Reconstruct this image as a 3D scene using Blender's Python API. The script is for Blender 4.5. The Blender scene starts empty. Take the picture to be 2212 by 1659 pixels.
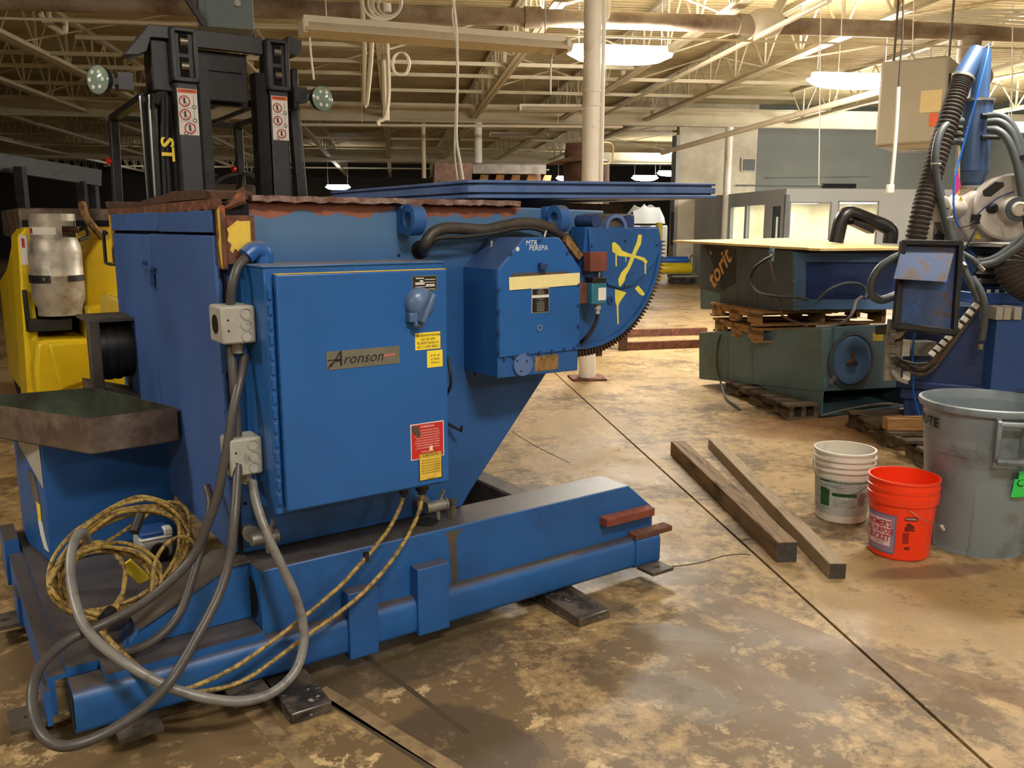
import bpy, bmesh, math, random
from mathutils import Vector as V, Matrix as M, Euler
random.seed(7)
S = bpy.context.scene
COL = S.collection
PI = math.pi

# ------------------------------------------------------------------ camera, world, exposure
H = 1.5; F = 1850.0; PITCH = math.radians(10.4)
cam = bpy.data.cameras.new('camera'); camo = bpy.data.objects.new('camera', cam); COL.objects.link(camo)
cam.sensor_width = 36.0; cam.lens = F / 2212 * 36; cam.clip_end = 300; cam.clip_start = .05
camo.location = (0, 0, H); camo.rotation_euler = (PI/2 - PITCH, 0, 0)
S.camera = camo
S.view_settings.view_transform = 'Standard'; S.view_settings.look = 'None'
S.view_settings.gamma = 1; S.view_settings.use_curve_mapping = False
S.view_settings.exposure = 0.86
w = bpy.data.worlds.new('world'); S.world = w; w.use_nodes = True
w.node_tree.nodes['Background'].inputs[0].default_value = (.9, .95, 1, 1)
w.node_tree.nodes['Background'].inputs[1].default_value = 0.02
LAMP_L = 50.0          # radiance of the lit low-bay lamps
LAMP_FAR = 30.0

# ------------------------------------------------------------------ measuring the place
cp, sp = math.cos(PITCH), math.sin(PITCH)
def ray(x, y):
    a = (x - 1106) / F; b = -(y - 829.5) / F
    return V((a, cp + b*sp, -sp + b*cp))
C0 = V((0, 0, H))
def gz(x, y, z=0.0):
    r = ray(x, y); return C0 + r * ((z - H) / r.z)
def at(x, y, Y):
    r = ray(x, y); return C0 + r * (Y / r.y)
class Frame:
    """a local frame on the floor: origin, heading of its x axis"""
    def __init__(s, o, ang):
        s.o = V(o); s.ang = ang
        s.u = V((math.cos(ang), math.sin(ang), 0)); s.v = V((-math.sin(ang), math.cos(ang), 0))
    def loc(s, p):
        d = V(p) - s.o; return V((d.dot(s.u), d.dot(s.v), d.z))
    def W(s, a, b, z): return s.o + s.u*a + s.v*b + V((0, 0, z))
    def hit(s, x, y, n, off):
        r = ray(x, y); o = s.o + n*off
        return s.loc(C0 + r * ((o - C0).dot(n) / r.dot(n)))
    def B(s, x, y, b): return s.hit(x, y, s.v, b)
    def A(s, x, y, a): return s.hit(x, y, s.u, a)
    def Z(s, x, y, z): return s.loc(gz(x, y, z))
MF = Frame((-1.247, 2.234, 0), math.radians(34.8))     # the welding positioner
EF = Frame((0, 0, 0), math.radians(7.75))              # the building
def mB(x, y, b): return MF.B(x, y, b)

# ------------------------------------------------------------------ materials
def lin(c):
    f = lambda q: (q/255/12.92) if q/255 <= .04045 else ((q/255 + .055)/1.055)**2.4
    return (f(c[0]), f(c[1]), f(c[2]), 1)
def mat(name, col, rough=.5, metal=0.0, var=.12, scale=5.0, dirt=None, dscale=3.0, dthr=.58, dsoft=.08,
        bump=0.0, bscale=60.0, top=None, topamt=.8, spec=.5, stretch=(1, 1, 1), world=False, dirt2=None, d2=(8.0, .62, .04)):
    m = bpy.data.materials.new(name); m.use_nodes = True
    nt = m.node_tree; N = nt.nodes; L = nt.links
    bs = N['Principled BSDF']
    bs.inputs['Roughness'].default_value = rough; bs.inputs['Metallic'].default_value = metal
    bs.inputs['Specular IOR Level'].default_value = spec
    geo = N.new('ShaderNodeNewGeometry'); tc = N.new('ShaderNodeTexCoord')
    mp = N.new('ShaderNodeMapping'); mp.inputs['Scale'].default_value = stretch
    L.new(geo.outputs['Position'] if world else tc.outputs['Object'], mp.inputs[0])
    def noise(sc, det=5, ro=.6):
        n = N.new('ShaderNodeTexNoise'); n.inputs['Scale'].default_value = sc
        n.inputs['Detail'].default_value = det; n.inputs['Roughness'].default_value = ro
        L.new(mp.outputs[0], n.inputs['Vector']); return n.outputs['Fac']
    def mix(fac, a, b, mode='MIX'):
        x = N.new('ShaderNodeMix'); x.data_type = 'RGBA'; x.blend_type = mode
        if isinstance(fac, (int, float)): x.inputs['Factor'].default_value = fac
        else: L.new(fac, x.inputs['Factor'])
        for k, s in (('A', a), ('B', b)):
            sock = [i for i in x.inputs if i.name == k and i.type == 'RGBA'][0]
            if isinstance(s, tuple): sock.default_value = s
            else: L.new(s, sock)
        return [o for o in x.outputs if o.type == 'RGBA'][0]
    def ramp(fac, thr, soft):
        r = N.new('ShaderNodeMapRange'); r.inputs['From Min'].default_value = thr - soft
        r.inputs['From Max'].default_value = thr + soft; L.new(fac, r.inputs['Value']); return r.outputs[0]
    c = lin(col); out = c
    if var:
        dk = tuple(q*(1-var*1.6) for q in c[:3]) + (1,); lt = tuple(min(1, q*(1+var)) for q in c[:3]) + (1,)
        out = mix(ramp(noise(scale), .5, .22), dk, lt)
    if dirt: out = mix(ramp(noise(dscale, 8, .65), dthr, dsoft), out, lin(dirt))
    if dirt2: out = mix(ramp(noise(d2[0], 9, .7), d2[1], d2[2]), out, lin(dirt2))
    if top:
        sx = N.new('ShaderNodeSeparateXYZ'); L.new(geo.outputs['Normal'], sx.inputs[0])
        t = ramp(sx.outputs[2], .75, .2)
        mm = N.new('ShaderNodeMath'); mm.operation = 'MULTIPLY'; mm.inputs[1].default_value = topamt
        L.new(t, mm.inputs[0]); 
        tt = mix(ramp(noise(9, 8, .7), .5, .2), lin(top), tuple(q*.55 for q in lin(top)[:3]) + (1,))
        out = mix(mm.outputs[0], out, tt)
    if isinstance(out, tuple): bs.inputs['Base Color'].default_value = out
    else: L.new(out, bs.inputs['Base Color'])
    if bump:
        bp = N.new('ShaderNodeBump'); bp.inputs['Strength'].default_value = bump; bp.inputs['Distance'].default_value = .01
        L.new(noise(bscale, 6, .7), bp.inputs['Height']); L.new(bp.outputs[0], bs.inputs['Normal'])
    m['_mix'] = 1
    return m
def emit(name, col, s):
    m = bpy.data.materials.new(name); m.use_nodes = True; nt = m.node_tree
    nt.nodes.remove(nt.nodes['Principled BSDF'])
    e = nt.nodes.new('ShaderNodeEmission'); e.inputs[0].default_value = (*col, 1); e.inputs[1].default_value = s
    nt.links.new(e.outputs[0], nt.nodes['Material Output'].inputs[0]); return m
K = {}
K['blue'] = mat('blue_paint', (36, 90, 156), .42, var=.10, scale=3, dirt=(30, 70, 122), dscale=2.2, dthr=.62, dsoft=.1, bump=.05, bscale=120,
                top=(92, 82, 70), dirt2=(92, 90, 84), d2=(14, .74, .02))
K['blue_clean'] = mat('blue_enamel', (34, 94, 164), .36, var=.07, scale=2.5, dirt=(30, 80, 142), dscale=1.6, dthr=.62, dsoft=.12, bump=.03, bscale=150,
                      dirt2=(150, 170, 190), d2=(9, .80, .015), top=(150, 135, 100), topamt=.7)
K['blue_door'] = mat('blue_door_paint', (66, 98, 160), .5, var=.12, scale=2, dirt=(54, 84, 140), dscale=2.5, bump=.03, bscale=100)
K['blue_beam'] = mat('worn_blue_beam_paint', (34, 92, 158), .42, var=.10, scale=3, dirt=(30, 76, 134), dscale=2.5, dthr=.58,
                     top=(88, 78, 66), topamt=.95, dirt2=(62, 60, 54), d2=(5, .67, .04), bump=.06, bscale=90)
K['blue_light'] = mat('worn_light_blue_paint', (88, 116, 168), .45, var=.15, scale=5, dirt=(62, 92, 146), dscale=6, dirt2=(96, 88, 78), d2=(16, .66, .05), top=(80, 66, 56), bump=.08, bscale=70)
K['rust'] = mat('rusty_steel', (106, 68, 50), .85, var=.3, scale=14, dirt=(70, 44, 34), dscale=10, dirt2=(160, 92, 64), d2=(22, .6, .06), bump=.5, bscale=50)
K['rust_dark'] = mat('dark_rusty_steel', (88, 62, 46), .85, var=.3, scale=20, dirt=(58, 42, 34), dscale=12, bump=.6, bscale=60)
K['rust_red'] = mat('red_primer_rust', (136, 70, 52), .8, var=.25, scale=18, dirt=(100, 60, 46), dscale=9, bump=.3)
K['rust_light'] = mat('flaking_scale', (150, 128, 118), .8, var=.3, scale=40, dirt=(110, 72, 58), dscale=18, dthr=.5, bump=.6, bscale=80)
K['rust_yellow'] = mat('chipped_yellow_paint_on_rust', (96, 68, 54), .8, var=.2, scale=12, dirt=(226, 178, 50), dscale=9, dthr=.47, dsoft=.015, bump=.2)
K['brown_paper'] = mat('scorched_brown_label', (150, 116, 66), .6, var=.2, scale=20, dirt=(70, 50, 32), dscale=24, dthr=.55, stretch=(4, 1, 1))
K['tan_label'] = mat('tan_paper_label', (196, 170, 116), .7, var=.05)
K['grime'] = mat('greasy_grey_steel', (84, 76, 68), .6, var=.25, scale=8, dirt=(54, 48, 42), dscale=5, bump=.2)
K['tray'] = mat('bare_brown_steel', (96, 82, 72), .5, .3, var=.25, scale=6, dirt=(134, 118, 106), dscale=7, dthr=.56, dsoft=.12, bump=.08)
K['tray_in'] = mat('oily_green_steel', (86, 100, 80), .4, .2, var=.25, scale=6, dirt=(52, 46, 38), dscale=4, dthr=.5, dsoft=.15)
K['black'] = mat('black_paint', (26, 26, 28), .45, var=.2, scale=8, dirt=(44, 42, 40), dscale=6)
K['mast'] = mat('dark_grey_mast_paint', (56, 57, 62), .42, .1, var=.12, scale=8, dirt=(36, 36, 38), dscale=5)
K['mast_dark'] = mat('greasy_black_steel', (28, 28, 30), .4, .2, var=.2, scale=10, dirt=(48, 46, 44), dscale=8)
K['hole'] = mat('dark_inside', (9, 9, 10), .9, var=0)
K['steel'] = mat('bright_steel', (165, 165, 162), .28, 1, var=.15, scale=12)
K['galv'] = mat('galvanised_steel', (158, 156, 150), .45, .7, var=.2, scale=18)
K['alu'] = mat('dull_aluminium', (190, 182, 168), .45, .45, var=.2, scale=7, dirt=(130, 124, 114), dscale=6, dthr=.58, dsoft=.1, bump=.05)
K['yellow'] = mat('yellow_truck_paint', (240, 208, 36), .3, var=.05, scale=4, dirt=(196, 166, 44), dscale=3, dthr=.66, dsoft=.1)
K['yellow_tag'] = mat('yellow_sticker', (240, 214, 60), .5, var=.05)
K['yellow_old'] = mat('aged_yellow_sticker', (222, 190, 70), .55, var=.08, scale=20, dirt=(196, 160, 50), dscale=12)
K['spray'] = mat('yellow_spray_paint', (226, 214, 84), .5, var=.08, scale=30)
K['tape'] = mat('cream_masking_tape', (236, 224, 160), .7, var=.04, scale=20)
K['red_sign'] = mat('red_sign_print', (196, 44, 42), .45, var=.06)
K['white_print'] = mat('white_print', (225, 222, 214), .5, var=.04)
K['black_print'] = mat('black_print', (24, 22, 22), .5, var=0)
K['orange_print'] = mat('orange_print', (206, 84, 34), .5, var=0)
K['red_print'] = mat('red_print', (176, 38, 36), .5, var=0)
K['pink_print'] = mat('faded_red_print', (190, 106, 100), .5, var=0)
K['taupe_plate'] = mat('brushed_nameplate', (118, 116, 104), .5, .3, var=.1, scale=14)
K['chalk'] = mat('white_chalk', (222, 226, 230), .8, var=.08, scale=60)
K['greybox'] = mat('grey_box_enamel', (168, 166, 156), .55, var=.08, scale=10, dirt=(112, 106, 96), dscale=9, dthr=.66, dsoft=.05)
K['conduit'] = mat('dark_grey_conduit', (74, 70, 68), .42, var=.15, scale=14, dirt2=(196, 196, 192), d2=(34, .74, .01))
K['conduit_light'] = mat('light_grey_conduit', (126, 124, 120), .36, var=.12, scale=12, dirt=(92, 88, 84), dscale=14)
K['cable_y'] = mat('dirty_yellow_cable', (168, 138, 66), .55, var=.3, scale=40, dirt=(92, 74, 44), dscale=60, dthr=.54, dsoft=.05)
K['rubber'] = mat('black_rubber', (32, 31, 30), .6, var=.2, scale=12)
K['hose'] = mat('greasy_hose', (66, 60, 54), .5, var=.25, scale=14, dirt=(40, 36, 32), dscale=9)
K['hose_grey'] = mat('grey_hose', (72, 78, 80), .5, var=.12, scale=10)
K['corr'] = mat('brown_corrugated_hose', (62, 54, 47), .7, var=.15, scale=8)
K['robot'] = mat('off_white_robot_paint', (206, 198, 188), .38, var=.05, scale=4, dirt=(132, 112, 96), dscale=4, dthr=.66, dsoft=.08)
K['robot_blue'] = mat('machine_blue_paint', (48, 84, 148), .35, var=.06, scale=4)
K['tower'] = mat('tower_blue_paint', (58, 86, 128), .38, var=.06, scale=4)
K['fork'] = mat('worn_fork_steel', (104, 92, 80), .5, .3, var=.25, scale=12, dirt=(44, 40, 38), dscale=9, dthr=.52, dsoft=.06, dirt2=(170, 165, 158), d2=(18, .63, .03), bump=.15)
K['handle'] = mat('grey_blue_handle_paint', (84, 110, 146), .3, var=.12, scale=12)
K['navy'] = mat('dark_navy_paint', (36, 60, 112), .5, var=.1, scale=4)
K['chute'] = mat('slate_blue_hopper_paint', (52, 80, 120), .45, var=.08, scale=5)
K['teal'] = mat('teal_switch_body', (44, 112, 132), .45, var=.06)
K['torit_dark'] = mat('dark_slate_paint', (72, 82, 88), .5, var=.12, scale=3, dirt=(56, 64, 70), dscale=2.5)
K['torit'] = mat('grey_green_paint', (92, 116, 122), .5, var=.1, scale=3, dirt=(76, 96, 104), dscale=2, dthr=.58)
K['torit_blue'] = mat('steel_blue_paint', (80, 110, 146), .45, var=.1, scale=4)
K['wood'] = mat('weathered_timber', (170, 150, 120), .8, var=.2, scale=5, dirt=(124, 106, 84), dscale=5, stretch=(1, 10, 10), bump=.3, bscale=20)
K['wood_dark'] = mat('dark_timber', (140, 116, 86), .8, var=.25, scale=5, dirt=(74, 58, 42), dscale=4, stretch=(1, 10, 10), bump=.3, bscale=20)
K['wood_end'] = mat('timber_end_grain', (70, 66, 62), .85, var=.25, scale=30)
K['pallet'] = mat('pallet_wood', (168, 126, 78), .8, var=.2, scale=6, dirt=(120, 88, 56), dscale=5, stretch=(1, 6, 6))
K['pallet_old'] = mat('old_pallet_wood', (98, 82, 64), .85, var=.25, scale=6, dirt=(66, 54, 42), dscale=5)
K['ply'] = mat('bleached_particle_sheet', (226, 194, 128), .8, var=.08, scale=9, dirt=(196, 156, 96), dscale=14, dthr=.6, bump=.3)
K['can'] = mat('grey_plastic', (124, 136, 142), .42, var=.06, scale=5, dirt=(90, 96, 98), dscale=4, dthr=.6)
K['orange'] = mat('orange_plastic', (250, 62, 22), .32, var=.03, scale=5)
K['pail'] = mat('white_plastic', (226, 220, 206), .4, var=.05, scale=6, dirt=(180, 168, 150), dscale=6, dthr=.64)
K['pail_label'] = mat('faded_green_label', (186, 192, 184), .5, var=.1, scale=16, dirt=(142, 152, 146), dscale=12, stretch=(1, 1, 4))
K['green_print'] = mat('green_print', (38, 92, 62), .5, var=.08)
K['mauve'] = mat('mauve_label', (152, 128, 150), .5, var=.04)
K['pink_label'] = mat('pale_pink_label', (236, 206, 216), .5, var=.03)
K['green_tag'] = mat('neon_green_tag', (52, 222, 92), .6, var=0)
K['dark_red'] = mat('brown_red_print', (110, 26, 14), .5, var=0)
K['white_paint'] = mat('aged_white_paint', (208, 198, 176), .6, var=.06, scale=3, dirt=(160, 146, 122), dscale=3, dthr=.66)
K['col'] = mat('column_white_paint', (240, 234, 222), .5, var=.05, scale=3, dirt=(206, 196, 180), dscale=5, dthr=.68)
K['truss'] = mat('cream_truss_paint', (206, 196, 168), .6, var=.08, scale=2)
K['deck'] = mat('cream_deck_paint', (186, 168, 124), .7, var=.12, scale=.5, dirt=(140, 118, 78), dscale=.8, dthr=.6, dsoft=.15)
K['pipe'] = mat('rusty_painted_pipe', (158, 144, 124), .7, var=.15, scale=4, dirt=(104, 82, 64), dscale=1.6, dthr=.52, dsoft=.12)
K['wallw'] = mat('cream_wall_paint', (232, 222, 198), .8, var=.06, scale=.6, dirt=(176, 164, 138), dscale=.8, dthr=.6, dsoft=.15)
K['wallg'] = mat('grey_block_wall', (124, 126, 120), .85, var=.08, scale=.7)
K['walld'] = mat('gloom_brown_far_wall', (58, 54, 48), .9, var=.15, scale=.5)  # dark brown paints in the gloom of the unlit far hall
K['office'] = mat('grey_office_panel', (176, 182, 186), .6, var=.05, scale=1)
K['tan'] = mat('beige_heater_casing', (150, 138, 114), .5, var=.06, scale=3)
K['duct'] = mat('blue_grey_duct', (112, 126, 132), .5, .2, var=.08, scale=4)
K['white'] = mat('white_cord', (228, 222, 206), .5, var=.04)
K['cord_dk'] = mat('dark_cord', (60, 52, 44), .6, var=0)
K['pvc'] = mat('black_pipe_paint', (22, 22, 24), .35, var=.1, scale=6)
K['blue_tube'] = mat('bright_blue_air_line', (30, 104, 206), .35, var=0)
K['pink_tag'] = mat('hot_pink_tag', (240, 70, 160), .5, var=0)
K['wire'] = mat('brown_wire_bundle', (92, 76, 60), .6, var=.25, scale=20)
K['glow'] = emit('lamp_diffuser', (1, .95, .86), LAMP_L)
K['glow_main'] = emit('bright_lamp_diffuser', (1, .95, .86), LAMP_L*2.4)
K['glow_far'] = emit('far_lamp_diffuser', (.94, .98, 1), LAMP_FAR)
K['office_light'] = emit('lit_office_interior', (1, .93, .68), .95)
K['office_glow'] = emit('office_lamp', (1, .92, .66), 6.5)
K['led'] = mat('led_lens', (128, 148, 136), .15, var=.1, scale=30)
K['red_lens'] = mat('red_lamp_lens', (220, 30, 20), .2, var=0)
g = bpy.data.materials.new('window_glass'); g.use_nodes = True
b_ = g.node_tree.nodes['Principled BSDF']; b_.inputs['Transmission Weight'].default_value = 1; b_.inputs['Roughness'].default_value = .02
b_.inputs['IOR'].default_value = 1.02; K['glass'] = g

def body_mat():
    """blue plate with a ragged band of rust along its upper edge (object z)"""
    m = mat('blue_plate_rusting_at_top', (36, 90, 156), .45, var=.12, scale=3, dirt=(30, 76, 130), dscale=2.5, dthr=.56, dsoft=.14, bump=.05, bscale=90, top=(90, 76, 66))
    nt = m.node_tree; N = nt.nodes; L = nt.links; bs = N['Principled BSDF']
    src = bs.inputs['Base Color'].links[0].from_socket
    tc = N.new('ShaderNodeTexCoord'); sx = N.new('ShaderNodeSeparateXYZ'); L.new(tc.outputs['Object'], sx.inputs[0])
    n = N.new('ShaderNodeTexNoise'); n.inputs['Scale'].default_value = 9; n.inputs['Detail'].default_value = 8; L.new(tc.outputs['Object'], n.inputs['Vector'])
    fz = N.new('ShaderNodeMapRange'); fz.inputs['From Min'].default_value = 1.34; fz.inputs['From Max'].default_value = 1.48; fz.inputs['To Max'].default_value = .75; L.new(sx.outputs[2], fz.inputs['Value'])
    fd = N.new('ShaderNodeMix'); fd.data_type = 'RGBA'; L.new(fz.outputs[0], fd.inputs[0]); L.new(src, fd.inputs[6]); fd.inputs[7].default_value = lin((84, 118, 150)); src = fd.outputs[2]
    a = N.new('ShaderNodeMath'); a.operation = 'MULTIPLY_ADD'; a.inputs[1].default_value = .11; a.inputs[2].default_value = -.055; L.new(n.outputs['Fac'], a.inputs[0])
    s = N.new('ShaderNodeMath'); s.operation = 'ADD'; L.new(a.outputs[0], s.inputs[0]); L.new(sx.outputs[2], s.inputs[1])
    r = N.new('ShaderNodeMapRange'); r.inputs['From Min'].default_value = 1.541; r.inputs['From Max'].default_value = 1.546; L.new(s.outputs[0], r.inputs['Value'])
    r2 = N.new('ShaderNodeMapRange'); r2.inputs['From Min'].default_value = 1.72; r2.inputs['From Max'].default_value = 1.68; L.new(sx.outputs[0], r2.inputs['Value'])
    mu = N.new('ShaderNodeMath'); mu.operation = 'MULTIPLY'; L.new(r.outputs[0], mu.inputs[0]); L.new(r2.outputs[0], mu.inputs[1])
    n2 = N.new('ShaderNodeTexNoise'); n2.inputs['Scale'].default_value = 25; n2.inputs['Detail'].default_value = 6; L.new(tc.outputs['Object'], n2.inputs['Vector'])
    c1 = N.new('ShaderNodeMix'); c1.data_type = 'RGBA'; L.new(n2.outputs['Fac'], c1.inputs[0]); c1.inputs[6].default_value = lin((92, 52, 38)); c1.inputs[7].default_value = lin((176, 106, 78))
    c2 = N.new('ShaderNodeMix'); c2.data_type = 'RGBA'; L.new(mu.outputs[0], c2.inputs[0]); L.new(src, c2.inputs[6]); L.new(c1.outputs[2], c2.inputs[7])
    L.new(c2.outputs[2], bs.inputs['Base Color']); return m
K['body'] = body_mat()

def floor_mat():
    m = bpy.data.materials.new('stained_concrete'); m.use_nodes = True
    nt = m.node_tree; N = nt.nodes; L = nt.links; bs = N['Principled BSDF']
    geo = N.new('ShaderNodeNewGeometry')
    mp = N.new('ShaderNodeMapping'); mp.vector_type = 'TEXTURE'; mp.inputs['Rotation'].default_value = (0, 0, math.radians(7.75)); L.new(geo.outputs['Position'], mp.inputs[0])
    def noise(sc, det=6, ro=.6, dist=0., st=None):
        n = N.new('ShaderNodeTexNoise'); n.inputs['Scale'].default_value = sc; n.inputs['Detail'].default_value = det
        n.inputs['Roughness'].default_value = ro; n.inputs['Distortion'].default_value = dist
        if st:
            q = N.new('ShaderNodeMapping'); q.inputs['Scale'].default_value = st; L.new(mp.outputs[0], q.inputs[0]); L.new(q.outputs[0], n.inputs['Vector'])
        else: L.new(mp.outputs[0], n.inputs['Vector'])
        return n.outputs['Fac']
    def rng(f, a, b, c=0., d=1.):
        r = N.new('ShaderNodeMapRange'); r.inputs['From Min'].default_value = a; r.inputs['From Max'].default_value = b
        r.inputs['To Min'].default_value = c; r.inputs['To Max'].default_value = d; L.new(f, r.inputs['Value']); return r.outputs[0]
    def mix(f, a, b):
        x = N.new('ShaderNodeMix'); x.data_type = 'RGBA'
        if isinstance(f, float): x.inputs[0].default_value = f
        else: L.new(f, x.inputs[0])
        for i, s in ((6, a), (7, b)):
            if isinstance(s, tuple): x.inputs[i].default_value = s
            else: L.new(s, x.inputs[i])
        return x.outputs[2]
    def mul(a, b):
        x = N.new('ShaderNodeMath'); x.operation = 'MULTIPLY'; L.new(a, x.inputs[0])
        if isinstance(b, float): x.inputs[1].default_value = b
        else: L.new(b, x.inputs[1])
        return x.outputs[0]
    sx = N.new('ShaderNodeSeparateXYZ'); L.new(mp.outputs[0], sx.inputs[0])
    def add(a, b, k):
        x = N.new('ShaderNodeMath'); x.operation = 'MULTIPLY_ADD'; L.new(a, x.inputs[0]); x.inputs[1].default_value = k; L.new(b, x.inputs[2]); return x.outputs[0]
    def spot(c, rx, ry, ang, soft, edge, nz):
        """a tone patch on the slab: an ellipse with a ragged rim"""
        soft *= .45; edge *= 1.5
        q = N.new('ShaderNodeMapping'); q.vector_type = 'TEXTURE'; q.inputs['Location'].default_value = (c.x, c.y, 0)
        q.inputs['Rotation'].default_value = (0, 0, math.radians(ang)); q.inputs['Scale'].default_value = (rx, ry, 1)
        L.new(geo.outputs['Position'], q.inputs[0])
        ln = N.new('ShaderNodeVectorMath'); ln.operation = 'LENGTH'; L.new(q.outputs[0], ln.inputs[0])
        return rng(add(nz, ln.outputs['Value'], edge), 1.0 + edge*.5 + soft, 1.0 + edge*.5 - soft)
    n_x = noise(7, 12, .74, .5); n_f = noise(13, 12, .74, .2); n_m = noise(3.2, 10, .66, .4); n_b = noise(1.2, 8, .62, .3)
    out = mix(rng(n_b, .34, .66), lin((158, 132, 92)), lin((190, 160, 114)))
    out = mix(mul(rng(noise(4.5, 10, .68, .2), .52, .60), .55), out, lin((150, 126, 90)))
    out = mix(mul(rng(noise(2.2, 9, .62, .5, (1, .35, 1)), .58, .66), .5), out, lin((206, 178, 132)))
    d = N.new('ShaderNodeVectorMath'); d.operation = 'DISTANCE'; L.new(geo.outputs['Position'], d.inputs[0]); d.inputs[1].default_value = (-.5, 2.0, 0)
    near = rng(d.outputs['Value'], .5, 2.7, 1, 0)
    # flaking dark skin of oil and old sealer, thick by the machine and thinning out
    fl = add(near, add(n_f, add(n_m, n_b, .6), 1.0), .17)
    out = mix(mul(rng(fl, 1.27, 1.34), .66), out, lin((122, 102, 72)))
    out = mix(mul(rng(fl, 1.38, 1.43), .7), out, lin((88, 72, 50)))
    out = mix(mul(mul(rng(noise(6, 12, .74, .3), .575, .61), near), .75), out, lin((206, 180, 136)))
    # separate patches: stains, and the lower collector's shadow painted into the colour
    for px, py, rx, ry, ang, soft, edge, col, amt in (
            (1480, 1500, .23, .12, -40, .25, 1.4, (116, 108, 94), .6), (1360, 1470, .20, .10, -30, .3, 1.5, (82, 66, 46), .55), (1455, 1365, .16, .06, -20, .25, .8, (120, 112, 98), .7),
            (1800, 1400, .62, .085, -53, .10, .5, (112, 88, 60), .75), (1690, 1350, .18, .07, -50, .2, .6, (124, 100, 70), .6), (1670, 1480, .22, .08, -38, .2, .8, (118, 98, 78), .6), (2150, 1490, .35, .06, -45, .15, .5, (112, 86, 58), .7),
            (1010, 1600, .25, .16, -30, .15, .7, (74, 62, 46), .8), (2020, 1235, .34, .07, 10, .3, .8, (110, 84, 68), .65), (1850, 925, 1.0, .45, 0, .3, .6, (128, 88, 52), .6), (1230, 1300, .3, .12, -20, .4, 1.4, (72, 60, 44), .6), (850, 1420, .5, .2, 35, .3, .8, (70, 60, 46), .75)):
        out = mix(mul(spot(gz(px, py), rx, ry, ang, soft, edge, n_x), amt), out, lin(col))
    L.new(out, bs.inputs['Base Color'])
    L.new(rng(noise(2.4, 6, .6), .35, .65, .38, .62), bs.inputs['Roughness'])
    bs.inputs['Specular IOR Level'].default_value = .35
    bp = N.new('ShaderNodeBump'); bp.inputs['Strength'].default_value = .25; bp.inputs['Distance'].default_value = .004
    L.new(noise(30, 6, .7), bp.inputs['Height']); L.new(bp.outputs[0], bs.inputs['Normal'])
    return m
K['floor'] = floor_mat()

# ------------------------------------------------------------------ mesh builder
def rotm(rx=0, ry=0, rz=0): return Euler((rx, ry, rz)).to_matrix().to_4x4()
def frame_from(z, x=None):
    z = V(z).normalized()
    x = V(x) if x is not None else (V((1, 0, 0)) if abs(z.x) < .9 else V((0, 1, 0)))
    y = z.cross(x).normalized(); x = y.cross(z).normalized()
    return x, y, z
TEXT = {}
def text_mesh(body, shear=0.0, bold=0.0):
    k = (body, shear, bold)
    if k not in TEXT:
        c = bpy.data.curves.new('t', 'FONT'); c.body = body; c.align_x = 'CENTER'; c.align_y = 'CENTER'; c.shear = shear; c.resolution_u = 2; c.offset = bold
        o = bpy.data.objects.new('t', c); COL.objects.link(o)
        me = o.to_mesh()
        TEXT[k] = ([V(v.co) for v in me.vertices], [tuple(p.vertices) for p in me.polygons])
        o.to_mesh_clear(); bpy.data.objects.remove(o); bpy.data.curves.remove(c)
    return TEXT[k]
def smooth_pts(pts, n=6, closed=False):
    P = [V(p) for p in pts]; out = []
    k = len(P); rngk = range(k if closed else k - 1)
    for i in rngk:
        p1, p2 = P[i], P[(i+1) % k]
        p0 = P[i-1] if (closed or i > 0) else p1*2 - p2
        p3 = P[(i+2) % k] if (closed or i + 2 < k) else p2*2 - p1
        for j in range(n):
            t = j / n
            out.append(.5*((2*p1) + (p2-p0)*t + (2*p0-5*p1+4*p2-p3)*t*t + (3*p1-p0-3*p2+p3)*t**3))
    if not closed: out.append(P[-1])
    return out
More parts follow.
